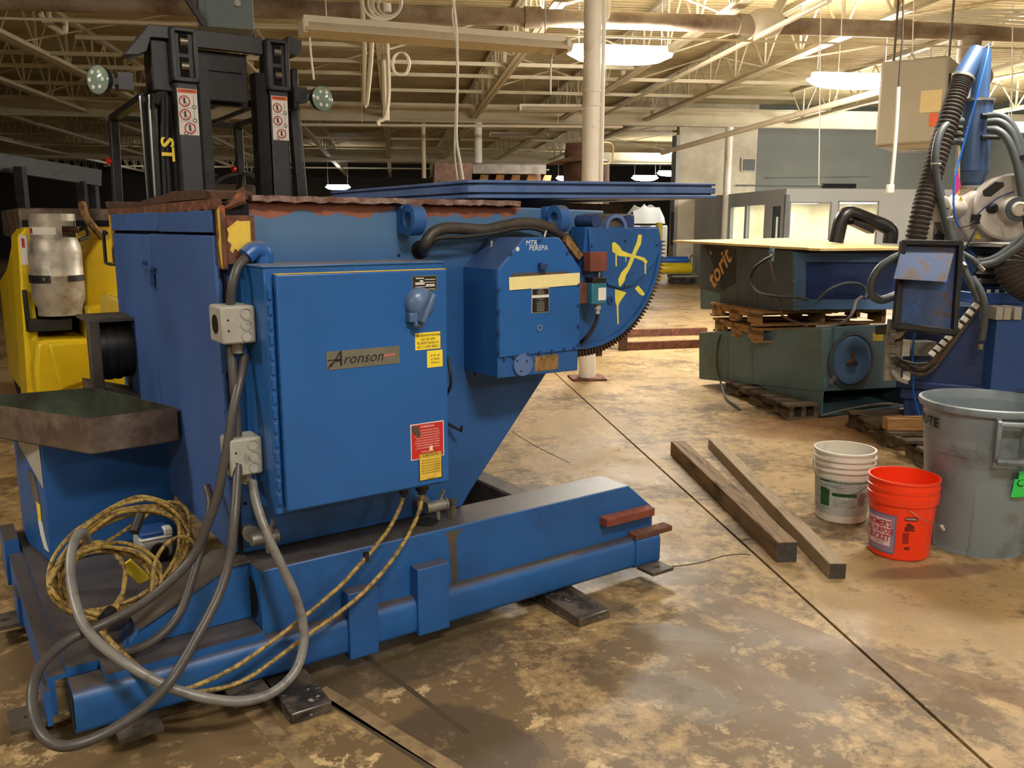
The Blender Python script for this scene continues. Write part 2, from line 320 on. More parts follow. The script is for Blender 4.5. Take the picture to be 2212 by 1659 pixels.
class MB:
    def __init__(s, m=None):
        s.v = []; s.f = []; s.mi = []; s.mats = []; s.cur = 0
        if m: s.use(m)
    def use(s, m):
        m = K[m] if isinstance(m, str) else m
        if m not in s.mats: s.mats.append(m)
        s.cur = s.mats.index(m); return s
    def add(s, vs, fs):
        o = len(s.v); s.v += [V(p) for p in vs]
        for f in fs: s.f.append(tuple(i + o for i in f)); s.mi.append(s.cur)
        return s
    def box(s, x0, x1, y0, y1, z0, z1, T=None):
        vs = [V((x, y, z)) for z in (z0, z1) for y in (y0, y1) for x in (x0, x1)]
        if T is not None: vs = [T @ p for p in vs]
        return s.add(vs, [(0, 2, 3, 1), (4, 5, 7, 6), (0, 1, 5, 4), (2, 6, 7, 3), (0, 4, 6, 2), (1, 3, 7, 5)])
    def cbox(s, c, sx, sy, sz, T=None):
        R = M.Translation(V(c)) @ (T if T is not None else M())
        return s.box(-sx/2, sx/2, -sy/2, sy/2, -sz/2, sz/2, R)
    def bar(s, p0, p1, w, h, up=(0, 0, 1)):
        p0, p1 = V(p0), V(p1); z = (p1 - p0); l = z.length; z = z / l
        x = V(up).cross(z)
        if x.length < 1e-4: x = V((1, 0, 0)).cross(z)
        x.normalize(); y = z.cross(x)
        vs = [p + x*a*w/2 + y*b*h/2 for p in (p0, p1) for a, b in ((-1, -1), (1, -1), (1, 1), (-1, 1))]
        return s.add(vs, [(0, 1, 2, 3), (4, 7, 6, 5), (0, 4, 5, 1), (1, 5, 6, 2), (2, 6, 7, 3), (3, 7, 4, 0)])
    def prism(s, pts, ax, lo, hi):
        def P(p, t): return {'x': (t, p[0], p[1]), 'y': (p[0], t, p[1]), 'z': (p[0], p[1], t)}[ax]
        n = len(pts); vs = [P(p, lo) for p in pts] + [P(p, hi) for p in pts]
        return s.add(vs, [tuple(range(n)), tuple(range(2*n-1, n-1, -1))] + [(i, (i+1) % n, n + (i+1) % n, n + i) for i in range(n)])
    def loft(s, ra, rb):
        n = len(ra)
        return s.add(list(ra) + list(rb), [tuple(range(n)), tuple(range(2*n-1, n-1, -1))] + [(i, (i+1) % n, n + (i+1) % n, n + i) for i in range(n)])
    def cyl(s, p0, p1, r0, r1=None, n=16, caps=True):
        p0, p1 = V(p0), V(p1); r1 = r0 if r1 is None else r1
        x, y, z = frame_from(p1 - p0)
        vs = [p + x*r*math.cos(2*PI*i/n) + y*r*math.sin(2*PI*i/n) for p, r in ((p0, r0), (p1, r1)) for i in range(n)]
        fs = [(i, (i+1) % n, n + (i+1) % n, n + i) for i in range(n)]
        if caps: fs += [tuple(range(n-1, -1, -1)), tuple(range(n, 2*n))]
        return s.add(vs, fs)
    def tube(s, pts, r, n=8, sm=6, closed=False):
        P = smooth_pts(pts, sm, closed) if sm else [V(p) for p in pts]
        k = len(P); vs = []; x = None
        for i, p in enumerate(P):
            if closed: d = P[(i+1) % k] - P[i-1]
            else: d = P[min(i+1, k-1)] - P[max(i-1, 0)]
            if d.length < 1e-9: d = V((0, 0, 1))
            xx, yy, zz = frame_from(d, x); x = xx
            rr = r(i/(k-1)) if callable(r) else r
            vs += [p + xx*rr*math.cos(2*PI*j/n) + yy*rr*math.sin(2*PI*j/n) for j in range(n)]
        fs = []
        for i in range(k if closed else k-1):
            a = i*n; b = ((i+1) % k)*n
            fs += [(a+j, a+(j+1) % n, b+(j+1) % n, b+j) for j in range(n)]
        if not closed: fs += [tuple(range(n-1, -1, -1)), tuple(range((k-1)*n, k*n))]
        return s.add(vs, fs)
    def lathe(s, prof, o=(0, 0, 0), axis=(0, 0, 1), n=32, x=None, a0=0.0, a1=2*PI):
        X, Y, Z = frame_from(axis, x); o = V(o); full = abs(a1 - a0 - 2*PI) < 1e-6
        k = n if full else n + 1; vs = []
        for r, z in prof:
            for i in range(k):
                t = a0 + (a1 - a0)*i/n
                vs.append(o + Z*z + X*r*math.cos(t) + Y*r*math.sin(t))
        fs = []
        for q in range(len(prof)-1):
            for i in range(n):
                j = (i+1) % k
                fs.append((q*k+i, q*k+j, (q+1)*k+j, (q+1)*k+i))
        return s.add(vs, fs)
    def ring(s, c, axis, R, r, t, n=24):
        """washer with a real hole, thickness t along axis from c"""
        return s.lathe([(R, 0), (R, t), (r, t), (r, 0), (R, 0)], c, axis, n)
    def disc(s, c, axis, R, t, n=20):
        return s.cyl(V(c), V(c) + V(axis).normalized()*t, R, R, n)
    def hole_plate(s, hw, hh, cx, cz, rx, rz, T, t, n=24):
        """rectangular plate (2hw x 2hh) with an elliptical hole, in T's xy plane, thickness t"""
        out = []; inn = []
        for i in range(n):
            a = 2*PI*(i+.5)/n; c, d = math.cos(a), math.sin(a)
            q = min(hw/abs(c) if abs(c) > 1e-6 else 9e9, hh/abs(d) if abs(d) > 1e-6 else 9e9)
            out.append((c*q, d*q)); inn.append((cx + rx*c, cz + rz*d))
        for cx_, cy_ in ((hw, hh), (-hw, hh), (-hw, -hh), (hw, -hh)):
            k = min(range(n), key=lambda i: (out[i][0]-cx_)**2 + (out[i][1]-cy_)**2); out[k] = (cx_, cy_)
        vs = [T @ V((p[0], p[1], z)) for z in (0, t) for L_ in (out, inn) for p in L_]
        fs = []
        for i in range(n):
            j = (i+1) % n
            fs += [(i, j, n+j, n+i), (2*n+i, 3*n+i, 3*n+j, 2*n+j), (i, 2*n+i, 2*n+j, j), (n+i, n+j, 3*n+j, 3*n+i)]
        return s.add(vs, fs)
    def text(s, body, size, T, shear=0.0, sx=1.0, bold=0.0):
        vs, fs = text_mesh(body, shear, bold)
        return s.add([T @ V((p.x*size*sx, p.y*size, 0)) for p in vs], fs)
    def text_on_cyl(s, body, size, o, R, z, ang, sx=1.0, taper=0.0, shear=0.0, bold=0.0):
        """letters wrapped round a vertical cylinder, ang = direction of the middle of the word"""
        vs, fs = text_mesh(body, shear, bold); o = V(o); out = []
        for p in vs:
            zz = z + p.y*size; rr = R + taper*(zz - z); t = ang + p.x*size*sx/rr
            out.append(o + V((rr*math.cos(t), rr*math.sin(t), zz)))
        return s.add(out, fs)
    def patch_on_cyl(s, o, R0, z0, R1, z1, a0, a1, n=10):
        o = V(o); vs = []
        for R, z in ((R0, z0), (R1, z1)):
            vs += [o + V((R*math.cos(a0+(a1-a0)*i/n), R*math.sin(a0+(a1-a0)*i/n), z)) for i in range(n+1)]
        return s.add(vs, [(i, i+1, n+2+i, n+1+i) for i in range(n)])
    def obj(s, name, parent=None, bevel=0.0, world=False, sharp=38, flip=True, seg=2):
        me = bpy.data.meshes.new(name)
        vs = s.v
        if world and parent is not None:
            inv = parent.matrix_basis.inverted(); 
            if parent.parent: inv = inv @ parent.parent.matrix_basis.inverted()
            vs = [inv @ p for p in vs]
        me.from_pydata([tuple(p) for p in vs], [], s.f)
        for m in s.mats: me.materials.append(m)
        me.polygons.foreach_set('material_index', s.mi)
        if flip:
            bm = bmesh.new(); bm.from_mesh(me); bmesh.ops.recalc_face_normals(bm, faces=bm.faces); bm.to_mesh(me); bm.free()
        me.polygons.foreach_set('use_smooth', [True]*len(me.polygons))
        me.set_sharp_from_angle(angle=math.radians(sharp)); me.update()
        o = bpy.data.objects.new(name, me); COL.objects.link(o)
        if parent is not None: o.parent = parent
        if bevel:
            b = o.modifiers.new('edge', 'BEVEL'); b.width = bevel; b.segments = seg; b.limit_method = 'ANGLE'; b.angle_limit = math.radians(50)
        return o
def tag(o, label=None, cat=None, group=None, kind=None):
    if label: o['label'] = label
    if cat: o['category'] = cat
    if group: o['group'] = group
    if kind: o['kind'] = kind
    return o
def thing(name, label, cat, loc=(0, 0, 0), rz=0.0, group=None):
    o = bpy.data.objects.new(name, None); COL.objects.link(o); o.location = loc; o.rotation_euler = (0, 0, rz); o.empty_display_size = .1
    return tag(o, label, cat, group)
def dup(root, loc, rz=None, label=None):
    r = root.copy(); COL.objects.link(r); r.location = loc
    if rz is not None: r.rotation_euler = (0, 0, rz)
    if label: r['label'] = label
    def kids(a, b):
        for c in list(a.children):
            if c == b: continue
            d = c.copy(); COL.objects.link(d); d.parent = b; kids(c, d)
    kids(root, r); return r
def plateT(fr_pt, ex, ey):
    """matrix that maps xy of a sign onto local axes ex (reading direction), ey (up)"""
    ex = V(ex).normalized(); ey = V(ey).normalized(); ez = ex.cross(ey)
    m = M((ex, ey, ez)).transposed().to_4x4(); m.translation = V(fr_pt); return m
# ------------------------------------------------------------------ the building
EA = EF.ang
def struct(name, mb, **k):
    o = mb.obj(name, **k); o.rotation_euler = (0, 0, EA); o['kind'] = 'structure'; return o
E1A, E1B, E2A, E2B = -22.0, 16.0, -12.0, 46.0
ZD = 4.72                                   # underside of the roof deck
fl = struct('floor', MB('grime').box(E1A, E1B, E2A, E2B, -.3, -.03))
jx = EF.loc(gz(1380, 970)).x
xs = [E1A] + [jx + 6.1*k for k in range(-4, 3)] + [E1B]; xs = sorted(x for x in xs if E1A <= x <= E1B)
ys = [E2A] + [-4.0 + 12.2*k for k in range(0, 5)] + [E2B]; ys = sorted(y for y in ys if E2A <= y <= E2B)
for i in range(len(xs)-1):
    for j in range(len(ys)-1):
        if xs[i+1]-xs[i] > .1 and ys[j+1]-ys[j] > .1:
            MB('floor').box(xs[i]+.007, xs[i+1]-.007, ys[j]+.005, ys[j+1]-.005, -.06, 0).obj('slab', fl)
# worn painted line on the slab in the left foreground
K['old_line'] = mat('worn_floor_line', (140, 118, 86), .7, var=.15, scale=9, dirt=(104, 86, 60), dscale=14, dthr=.5, dsoft=.1)
K['dark_line'] = mat('tar_filled_crack', (66, 54, 38), .8, var=.2, scale=9)
for x0, y0, x1, y1, w_, mt in ((690, 1490, 985, 1668, .028, 'old_line'), (540, 1530, 672, 1668, .026, 'old_line'), (780, 1410, 1010, 1583, .009, 'dark_line'), (655, 1480, 945, 1668, .010, 'dark_line')):
    a, b = EF.loc(gz(x0, y0)), EF.loc(gz(x1, y1)); d = (b-a).normalized(); n = V((-d.y, d.x, 0))*w_
    m = MB(mt); m.prism([(p.x, p.y) for p in (a-n, b-n, b+n, a+n)], 'z', 0.0, .0012); m.obj('floor_line', fl)
m = MB('dark_line')
for pts in ([(1423, 1226), (1470, 1222), (1515, 1215), (1560, 1202), (1600, 1197), (1622, 1199)], [(1106, 932), (1150, 960), (1230, 1000)], [(1600, 1168), (1640, 1160)]):
    m.tube([EF.loc(gz(x, y, .0005)) for x, y in pts], .0028, 5, 3)
m.obj('hairline_crack', fl)

# roof: corrugated deck, girders, open-web joists
m = MB('deck'); pr = []; y = E2A
while y < E2B:
    pr += [(y, ZD), (y+.06, ZD), (y+.075, ZD+.045), (y+.135, ZD+.045)]; y += .15
k = len(pr)
m.add([V((E1A, p[0], p[1])) for p in pr] + [V((E1B, p[0], p[1])) for p in pr], [(i, i+1, k+i+1, k+i) for i in range(k-1)])
m.box(E1A, E1B, E2A, E2B, ZD+.06, ZD+.2)
ceil = struct('ceiling', m, flip=False)
def girder(y):
    m = MB('truss'); m.box(E1A, E1B, y-.1, y+.1, 3.86, 3.885).box(E1A, E1B, y-.008, y+.008, 3.885, 4.245).box(E1A, E1B, y-.1, y+.1, 4.245, 4.27)
    m.obj('roof_girder', ceil)
for y in (8.24, 20.5, 32.7): girder(y)
def joist(y0, L=12.2):
    m = MB('truss')
    for dx in (-.042, .042):
        m.box(dx-.038, dx+.03, y0, y0+L, 3.95, 3.96).box(dx-.005, dx+.005, y0, y0+L, 3.95, 4.02)
    low = m
    t = MB('truss')
    for dx in (-.035, .035): t.box(dx-.028, dx+.028, y0, y0+L, 4.66, 4.72)
    wb = MB('truss'); n = 10; st = L/n
    for i in range(n):
        a = y0 + i*st
        wb.bar((0, a, 4.66), (0, a+st/2, 3.97), .024, .024).bar((0, a+st/2, 3.97), (0, a+st, 4.66), .024, .024).bar((0, a+st/2, 3.97), (0, a+st/2, 4.66), .03, .03)
    return low, t, wb
J1 = [-17.5, -14, -11.2, -8.6, -6.6, -5.0, -2.2, -.1, 1.9, 3.95, 5.95, 9.6, 13.2]
for y0 in (8.24, 20.5, 32.7):
    lo, t, wb = joist(y0)
    first = None
    for x in J1:
        if y0 > 20 and x > 7.5: continue          # behind the block wall
        if first is None:
            first = lo.obj('roof_joist', ceil, flip=False); first.location.x = x
            tc_ = t.obj('top_chord', first, flip=False); wc_ = wb.obj('web_bars', first, flip=False); tag(wc_, kind='stuff')
        else:
            o = first.copy(); COL.objects.link(o); o.location.x = x
            for c in (tc_, wc_):
                d = c.copy(); COL.objects.link(d); d.parent = o
# bridging bars and crossed braces between joists
def ebar(name, p, q, r, mt='truss', n=6):
    return MB(mt).cyl(p, q, r, r, n).obj(name, ceil)
for y, a, b in ((11.9, -4.2, 1.9), (12.9, -4.2, -.1), (14.1, -8.3, 3.9), (15.2, -12, 8), (16.9, -12, 8), (18.8, -10, 8), (23, -12, 8), (26, -12, 7), (29, -12, 7), (35, -12, 7), (39, -12, 7)):
    MB('truss').box(a, b, y-.025, y+.025, 3.99, 4.0).box(a, b, y-.004, y+.004, 3.99, 4.05).obj('bridging_angle', ceil)
random.seed(3)
for y in (10.4, 13.2, 16.2, 18.2, 24, 29):
    for x, x2 in zip(J1[3:-1], J1[4:]):
        if random.random() < .62:
            ebar('cross_brace', (x, y, 4.0), (x2, y+.25, 4.66), .014); 
            if random.random() < .7: ebar('cross_brace', (x, y, 4.66), (x2, y, 4.0), .014)

# walls round the hall
wm = MB('wallw'); wx0 = EF.A(1457, 500, 0).x
p = EF.B(1457, 610, 22.8); wx0 = p.x
wm.box(wx0, E1B, 22.8, 23.05, 0, ZD); wb_ = struct('wall_back', wm)
MB('galv').box(wx0-.10, wx0-.002, 22.72, 23.1, 0, 3.9).obj('door_jamb', wb_)
MB('black').box(wx0-.14, wx0-.1, 22.7, 22.85, 1.0, 1.9).obj('door_bumper', wb_)
MB('wallg').box(EF.B(1632, 400, 22.8).x, E1B, 22.785, 22.8, 0, ZD).obj('grey_wall_panel', wb_)
a = EF.B(1606, 368, 22.7); b = EF.B(1632, 344, 22.7)
v_ = MB('white_paint').box(a.x-.05, b.x+.03, 22.74, 22.8, a.z-.03, b.z+.04).obj('vent_frame', wb_)
MB('mast_dark').box(a.x, b.x, 22.72, 22.745, a.z, b.z).obj('vent_grille', wb_)
for k in range(5): MB('grime').box(a.x, b.x, 22.7, 22.72, a.z+(b.z-a.z)*(k+.3)/5, a.z+(b.z-a.z)*(k+.5)/5).obj('louvre', wb_)
a = EF.B(1778, 405, 22.7); b = EF.B(1850, 397, 22.7)
MB('hole').box(a.x, b.x, 22.7, 22.79, a.z, b.z).obj('wall_opening', wb_)
for (x0, y0, x1, y1) in ((1655, 383, 1880, 380), (1590, 400, 1780, 400)):
    a = EF.B(x0, y0, 22.72); b = EF.B(x1, y1, 22.72); MB('wallg').cyl(a, b, .02, .02, 6).obj('wall_conduit', wb_)
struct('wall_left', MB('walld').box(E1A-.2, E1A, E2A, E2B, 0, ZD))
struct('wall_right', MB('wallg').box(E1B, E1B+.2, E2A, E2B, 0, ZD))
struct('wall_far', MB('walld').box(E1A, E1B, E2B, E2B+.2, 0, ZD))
struct('wall_rear', MB('wallw').box(E1A, E1B, E2A-.2, E2A, 0, ZD))

# office built out from the back wall, lit inside
cx = EF.loc(at(1699, 410, 18.2)); ox, oy = cx.x, cx.y; oz = 2.28
xR = 15.8
of = thing('site_office', 'grey panelled office with lit windows against the back wall', 'office', EF.W(ox, oy, 0), EA)
L_ = 22.78 - oy; Wd = xR - ox
def front(x, y): q = EF.B(x, y, oy); return q.x-ox, q.z
def side(x, y): q = EF.A(x, y, ox); return q.y-oy, q.z
MB('office').box(0, Wd, 0, L_, oz-.12, oz).obj('roof_panel', of)
def wall_with_holes(mb, ax, lo, hi, w, h, holes, base=0):
    """wall split into strips round the rectangular holes (x0,x1,z0,z1), all sorted by x"""
    x = 0
    def bx(a, b, c, d):
        if b-a > 1e-3 and d-c > 1e-3:
            mb.box(a, b, lo, hi, c, d) if ax == 'x' else mb.box(lo, hi, a, b, c, d)
    for a, b, c, d in holes:
        bx(x, a, 0, h); bx(a, b, 0, c); bx(a, b, d, h); x = b
    bx(x, w, 0, h)
fw = []
for (x0, y0, x1, y1) in ((1706, 436, 1797, 520), (1811, 434, 1899, 522)):
    a, d = front(x0, y0); b, _ = front(x1, y0); fw.append((a, b, .85, d))
m = MB('office'); wall_with_holes(m, 'x', 0, .08, Wd, oz-.12, fw); m.obj('front_wall', of)
for a, b, c, d in fw:
    f = MB('galv'); t = .03
    f.box(a, b, -.01, .02, d-t, d).box(a, b, -.01, .02, c, c+t).box(a, a+t, -.01, .02, c, d).box(b-t, b, -.01, .02, c, d)
    f = f.obj('window_frame', of); MB('glass').box(a+t, b-t, .03, .036, c+t, d-t).obj('pane', f)
sh = []
for (x0, x1, yt) in ((1668, 1687, 445), (1614, 1652, 442), (1579, 1609, 446)):
    a, d = side(x1, yt); b, _ = side(x0, yt); sh.append((a, b, .85 if x0 < 1660 else .02, d))
m = MB('office'); wall_with_holes(m, 'y', 0, .08, L_, oz-.12, sh); m.obj('side_wall', of)
for i, (a, b, c, d) in enumerate(sh):
    if i == 0:
        dd = MB('torit_dark').box(.01, .05, a, b, c, d-.02); 
        dd = MB('torit_dark'); wall_with_holes(dd, 'y', .01, .05, 0, 0, [])
        t = .12; dd.box(.01, .05, a, a+t, c, d).box(.01, .05, b-t, b, c, d).box(.01, .05, a+t, b-t, c, .9).box(.01, .05, a+t, b-t, d-.22, d)
        dd = dd.obj('office_door', of); MB('glass').box(.025, .03, a+t, b-t, .9, d-.22).obj('pane', dd)
    else:
        MB('glass').box(.03, .036, a, b, c, d).obj('pane', of)
MB('wallw').box(.1, Wd, L_-.14, L_-.1, 0, oz-.12).obj('inner_wall', of)
MB('grime').box(.1, Wd, .1, L_-.14, 0.001, .02).obj('office_floor', of)
cb = MB('office'); cb.box(2.2, 2.6, L_-.5, L_-.16, .9, 1.9); cb.obj('wall_cabinet', of)
for x in (.6, 2.2, 3.8, 5.4): MB('office_glow').box(x, x+.9, .5, L_-.6, oz-.17, oz-.13).obj('ceiling_panel', of)

# columns
def column(x, y, r=.083, lab='', base=True):
    c = thing('steel_column', lab, 'column', EF.W(x, y, 0), EA, 'white steel roof columns')
    MB('col').cyl((0, 0, .02), (0, 0, 3.86), r, r, 20).obj('shaft', c)
    MB('rust').box(-.17, .17, -.15, .15, 0, .02).obj('base_plate', c)
    return c
q = EF.loc(gz(1268, 818))
c = column(q.x, q.y, .083, 'white round steel column standing behind the blue tilting table')
m = MB('col')
m.cyl((.10, -.03, .8), (.10, -.03, 3.86), .02, .02, 8); m.obj('conduit_pipe', c)
for z in (2.75, 2.62): MB('col').lathe([(.084, 0), (.092, 0), (.092, .03), (.084, .03)], (0, 0, z)).obj('band', c)
q = EF.B(1566, 500, 20.5); column(q.x, 20.5, .09, 'white round column beside the office corner, against the cream wall')
q = EF.B(1033, 330, 20.5); column(q.x, 20.5, .09, 'distant white column far behind the hanging white cord')
q = EF.B(445, 330, 20.5); column(q.x, 20.5, .09, 'dim distant column seen between the black mast rails')

# the big pipe across the top, its fittings
PY, PZ = 9.94, 3.78
pp = thing('overhead_pipe', 'thick rust-stained pipe running across the hall under the roof', 'pipe', EF.W(0, PY, 0), EA)
MB('pipe').cyl((-16, 0, PZ), (15, 0, PZ), .095, .095, 20).obj('pipe_run', pp)
MB('truss').cyl((-16, -.12, PZ-.2), (15, -.12, PZ-.2), .014, .014, 8).obj('side_rod', pp)
for px in (480, 1150, 1610, 1960):
    x = EF.B(px, 40, PY).x; MB('pipe').cyl((x-.09, 0, PZ), (x+.09, 0, PZ), .115, .115, 20).obj('coupling', pp)
x = EF.B(1652, 45, PY).x
MB('white_paint').lathe([(0, -.22), (.1, -.2), (.155, -.1), (.165, 0), (.155, .1), (.1, .2), (0, .22)], (x, 0, PZ+.02), (1, 0, 0), 20).obj('valve_body', pp)
MB('white_paint').cyl((x+.1, -.05, PZ+.12), (x+.2, -.1, PZ+.34), .06, .05, 12).obj('valve_cap', pp)
x = EF.B(2095, 100, PY).x
MB('pipe').tube([(x, 0, PZ-.05), (x, 0, PZ-.35), (x-.03, -.25, PZ-.55), (x-.25, -.6, PZ-.62)], .13, 16).obj('flue_branch', pp)
# slim conduit running along the joists
a, b = EF.loc(at(1300, 250, 19)), EF.loc(at(1792, 0, 8.4))
cp_ = MB('truss').cyl(EF.W(*a), EF.W(*b), .03, .03, 8).obj('conduit_pipe'); tag(cp_, 'slim white pipe slanting up across the roof to the right', 'pipe')
a, b = EF.loc(at(1430, 330, 19)), EF.loc(at(1905, 196, 13))
cp_ = MB('white_paint').cyl(EF.W(*a), EF.W(*b), .05, .05, 10)
for t in (.15, .85): q = EF.W(*a.lerp(b, t)); cp_.cyl(q, V((q.x, q.y, ZD)), .006, .006, 5)
cp_ = cp_.obj('conduit_pipe'); tag(cp_, 'thicker white pipe running under the right lit lamp', 'pipe')
cbk = thing('conduit_bank', 'bank of five bent white conduits at the upper right corner', 'pipes', EF.W(7, 9.6, 3.9))
m = MB('truss')
for k in range(5):
    m.tube([EF.W(*EF.loc(at(2212, 22+k*9, 9.4))), EF.W(*EF.loc(at(2085-k*18, 24+k*4.5, 9.6))), EF.W(*EF.loc(at(2040-k*14, 30+k*3, 9.9))), EF.W(*EF.loc(at(2110-k*8, 14+k*2, 11.5))), EF.W(*EF.loc(at(2190, -14, 13)))], .014, 6)
    m.obj('conduit_pipe', cbk, world=True); m = MB('truss')
# long white level pipe low under the far joists
a, b = EF.loc(at(640, 269, 18)), EF.loc(at(1345, 274, 18.2))
o = MB('white_paint').cyl(EF.W(*a), EF.W(*b), .03, .03, 8)
for t in (.2, .8): q = EF.W(*a.lerp(b, t)); o.cyl(q, V((q.x, q.y, ZD)), .006, .006, 5)
o = o.obj('sprinkler_pipe'); tag(o, 'level white pipe crossing behind the round column', 'pipe')
def hang(name, pts, r, mt, label, cat='pipe', Y=None):
    return tag(MB(mt).tube([at(x, y, Y) for x, y in pts], r, 8, 4).obj(name), label, cat)
hang('drop_pipe', [(803, -5), (803, 100), (793, 215), (787, 215), (787, 100), (781, -5)], .022, 'truss', 'pair of thin white drop rods hanging beside the coiled cord', 'pipe', 8.6)
hang('drop_pipe', [(826, 60), (832, 190), (834, 260)], .055, 'truss', 'thick cream pipe descending left of the hanging cord', 'pipe', 13.5)
hang('drop_pipe', [(836, 75), (840, 200), (832, 252), (818, 262), (818, 272)], .03, 'white_paint', 'white pipe with hooked lower end left of the cord', 'pipe', 13)
hang('drop_pipe', [(84, -5), (92, 40), (122, 62), (140, 68), (140, 40)], .03, 'white_paint', 'white U-bent pipe at the upper left corner', 'pipe', 9.5)
hang('drop_pipe', [(104, -5), (104, 30), (112, 45)], .03, 'white_paint', 'short white pipe stub beside the U-bent pipe at upper left', 'pipe', 9.6)
hang('drop_pipe', [(914, 266), (916, 385)], .05, 'truss', 'thin far pipe dropping behind the rust edge left of the cord', 'pipe', 20.6)
hang('drop_pipe', [(1313, -5), (1312, 30), (1303, 44), (1294, 44)], .03, 'white_paint', 'short bent white pipe beside the column top', 'pipe', 9)

# lamps
def low_bay(loc, lit, label, name='ceiling_lamp', group=None, L=1.22, Wd=.42, rz=EA):
    t = thing(name, label, 'lamp', loc, rz, group)
    m = MB('white_paint').prism([(-Wd/2*.3, -.01), (Wd/2*.3, -.01), (Wd/2*.2, .06), (-Wd/2*.2, .06)], 'x', -L/2*.9, L/2*.9); m.obj('housing', t)
    m = MB(lit); n = 12; rows = []
    for k in range(9):                                     # bowl-shaped prismatic lens
        u_ = -1 + 2*k/8; e = math.sqrt(max(0, 1-(abs(u_)**3)*.92)); rows.append([V((u_*L/2, Wd/2*e*math.cos(PI*i/n), -.02 - .13*e*math.sin(PI*i/n))) for i in range(n+1)])
    k = n+1; m.add([p for r_ in rows for p in r_], [(a*k+i, a*k+i+1, a*k+k+i+1, a*k+k+i) for a in range(8) for i in range(n)] + [tuple(range(n, -1, -1)), tuple(range(8*k, 9*k))])
    m.add([rows[a][i] for a in range(9) for i in (0, n)], [(2*a, 2*a+1, 2*a+3, 2*a+2) for a in range(8)])
    m.obj('diffuser', t)
    for x in (-.4, .4): MB('galv').cyl((x*L, 0, .05), (x*L, 0, ZD-loc[2]), .006, .006, 6).obj('hanger', t)
    return t
low_bay(at(1340, 110, 10.4), 'glow_main', 'lit low-bay lamp glowing behind the white column')
low_bay(at(1838, 168, 12.2), 'glow_main', 'lit low-bay lamp nearer the beige heater')
low_bay(at(1968, 285, 19.3), 'glow_main', 'added low-bay lamp hidden behind the beige heater to brighten the wall')  # added lamp out of sight behind the heater, brightens the cream wall
for i, (x, y) in enumerate(((-4.4, 2.2), (4.3, 5.4), (1.2, .2), (9.0, 1.5), (-3.2, -3.6), (4.6, -3.6), (13.4, 17.2), (10.6, 12.4))):  # unseen lamps, mostly added to brighten machine, middle floor and back wall
    low_bay(EF.W(x, y, 3.62), 'glow', 'lit low-bay lamp added outside the picture to light the hall', group='added lamps outside the picture')
for px, py, Y, lab in ((730, 402, 36, 'small far lamp shining just left of the table corner'), (1226, 383, 38, 'tiny far lamp shining left of the rusty drum'),
                       (1393, 382, 33, 'far lamp shining right of the rusty drum'), (1448, 372, 33, 'far lamp at the edge of the cream wall'), (1530, 378, 19.2, None)):
    if lab: low_bay(at(px, py, Y), 'glow_far', lab, L=1.0, Wd=.5)
for x, y in ((8.8, 25.5), (11, 28), (12.4, 31.5), (-9, 38)):  # lamps added mostly out of sight behind the wall, for the doorway bay
    low_bay(EF.W(x, y, 3.75), 'glow_far', 'far lamp added beyond the cream wall to light the doorway', group='added far bay lamps')
# dead strip lights
def strip(p, q, label, near=True):
    d = (V(q)-V(p)); L = d.length; t = thing('strip_light', label, 'lamp', (V(p)+V(q))/2); x = d.normalized()
    z = V((0, 0, 1)); y = z.cross(x).normalized(); z = x.cross(y); R = M((x, y, z)).transposed().to_4x4()
    def P(mb): mb.v = [R @ a for a in mb.v]; return mb
    P(MB('white_paint').prism([(-.035, 0), (.035, 0), (.035, .07), (-.035, .07)], 'x', -L/2, L/2)).obj('ballast_channel', t)
    P(MB('white_paint').prism([(-.14, -.05), (-.13, -.05), (-.035, .01), (.035, .01), (.13, -.05), (.14, -.05), (.04, .025), (-.04, .025)], 'x', -L/2, L/2)).obj('reflector', t)
    for s in (-1, 1):
        P(MB('white_paint').box(s*L/2-.02, s*L/2+.02, -.1, .1, -.06, .03)).obj('socket', t)
    for s in (-.42, .42):
        P(MB('galv').cyl((s*L, 0, .07), (s*L, 0, ZD-t.location.z), .005, .005, 6)).obj('hanger', t)
    return t
strip(at(655, 56, 6.45), at(1218, 99, 7.3), 'dusty unlit double strip light hanging above the blue table')
strip(at(1122, 233, 17), at(1256, 234, 17.3), 'far unlit strip light left of the white column')
strip(at(1058, 291, 24), at(1182, 292, 24.3), 'tiny unlit strip light near the roof behind the cord')
hang('hanging_cord', [(1192, 112), (1190, 150), (1189, 204)], .008, 'white', 'short twisted cord dangling from the strip light end', 'cord', 7.4)
hang('hanging_cord', [(668, 68), (672, 120), (678, 172)], .008, 'white', 'short white cord hanging at the strip light left end', 'cord', 6.5)
hang('hanging_cord', [(984, -8), (977, 30), (985, 90), (990, 150), (984, 250), (982, 330), (988, 388)], .0055, 'white', 'thin loose white cord hanging behind the table corner', 'cord', 5.9)
hang('hanging_cord', [(978, -8), (986, 60), (988, 150), (987, 230), (986, 300), (994, 350), (1000, 388)], .009, 'white', 'thicker straight white cord hanging behind the table corner', 'cord', 5.8)
m = MB('white')
for k in range(4):
    pts = []
    for i in range(14):
        t = 2*PI*i/14; pts.append(at(826+k*5+(42-k*6)*math.cos(t), 5+k*2+(38-k*5)*math.sin(t), 6.8+.05*k+.04*math.sin(t*2)))
    m.tube(pts, .009, 6, 3, True)
o = m.obj('coiled_cord'); tag(o, 'loops of white cord bundled above the strip light', 'cord')
m = MB('white').cyl(at(836, 8, 6.75), at(837, 26, 6.75), .03, .03, 10).obj('cord_plug', o)
m = MB('white')
for k in range(3): m.tube([at(864+k*2+18*math.cos(t), 138+25*math.sin(t), 11) for t in [2*PI*i/12 for i in range(12)]], .01, 5, 3, True)
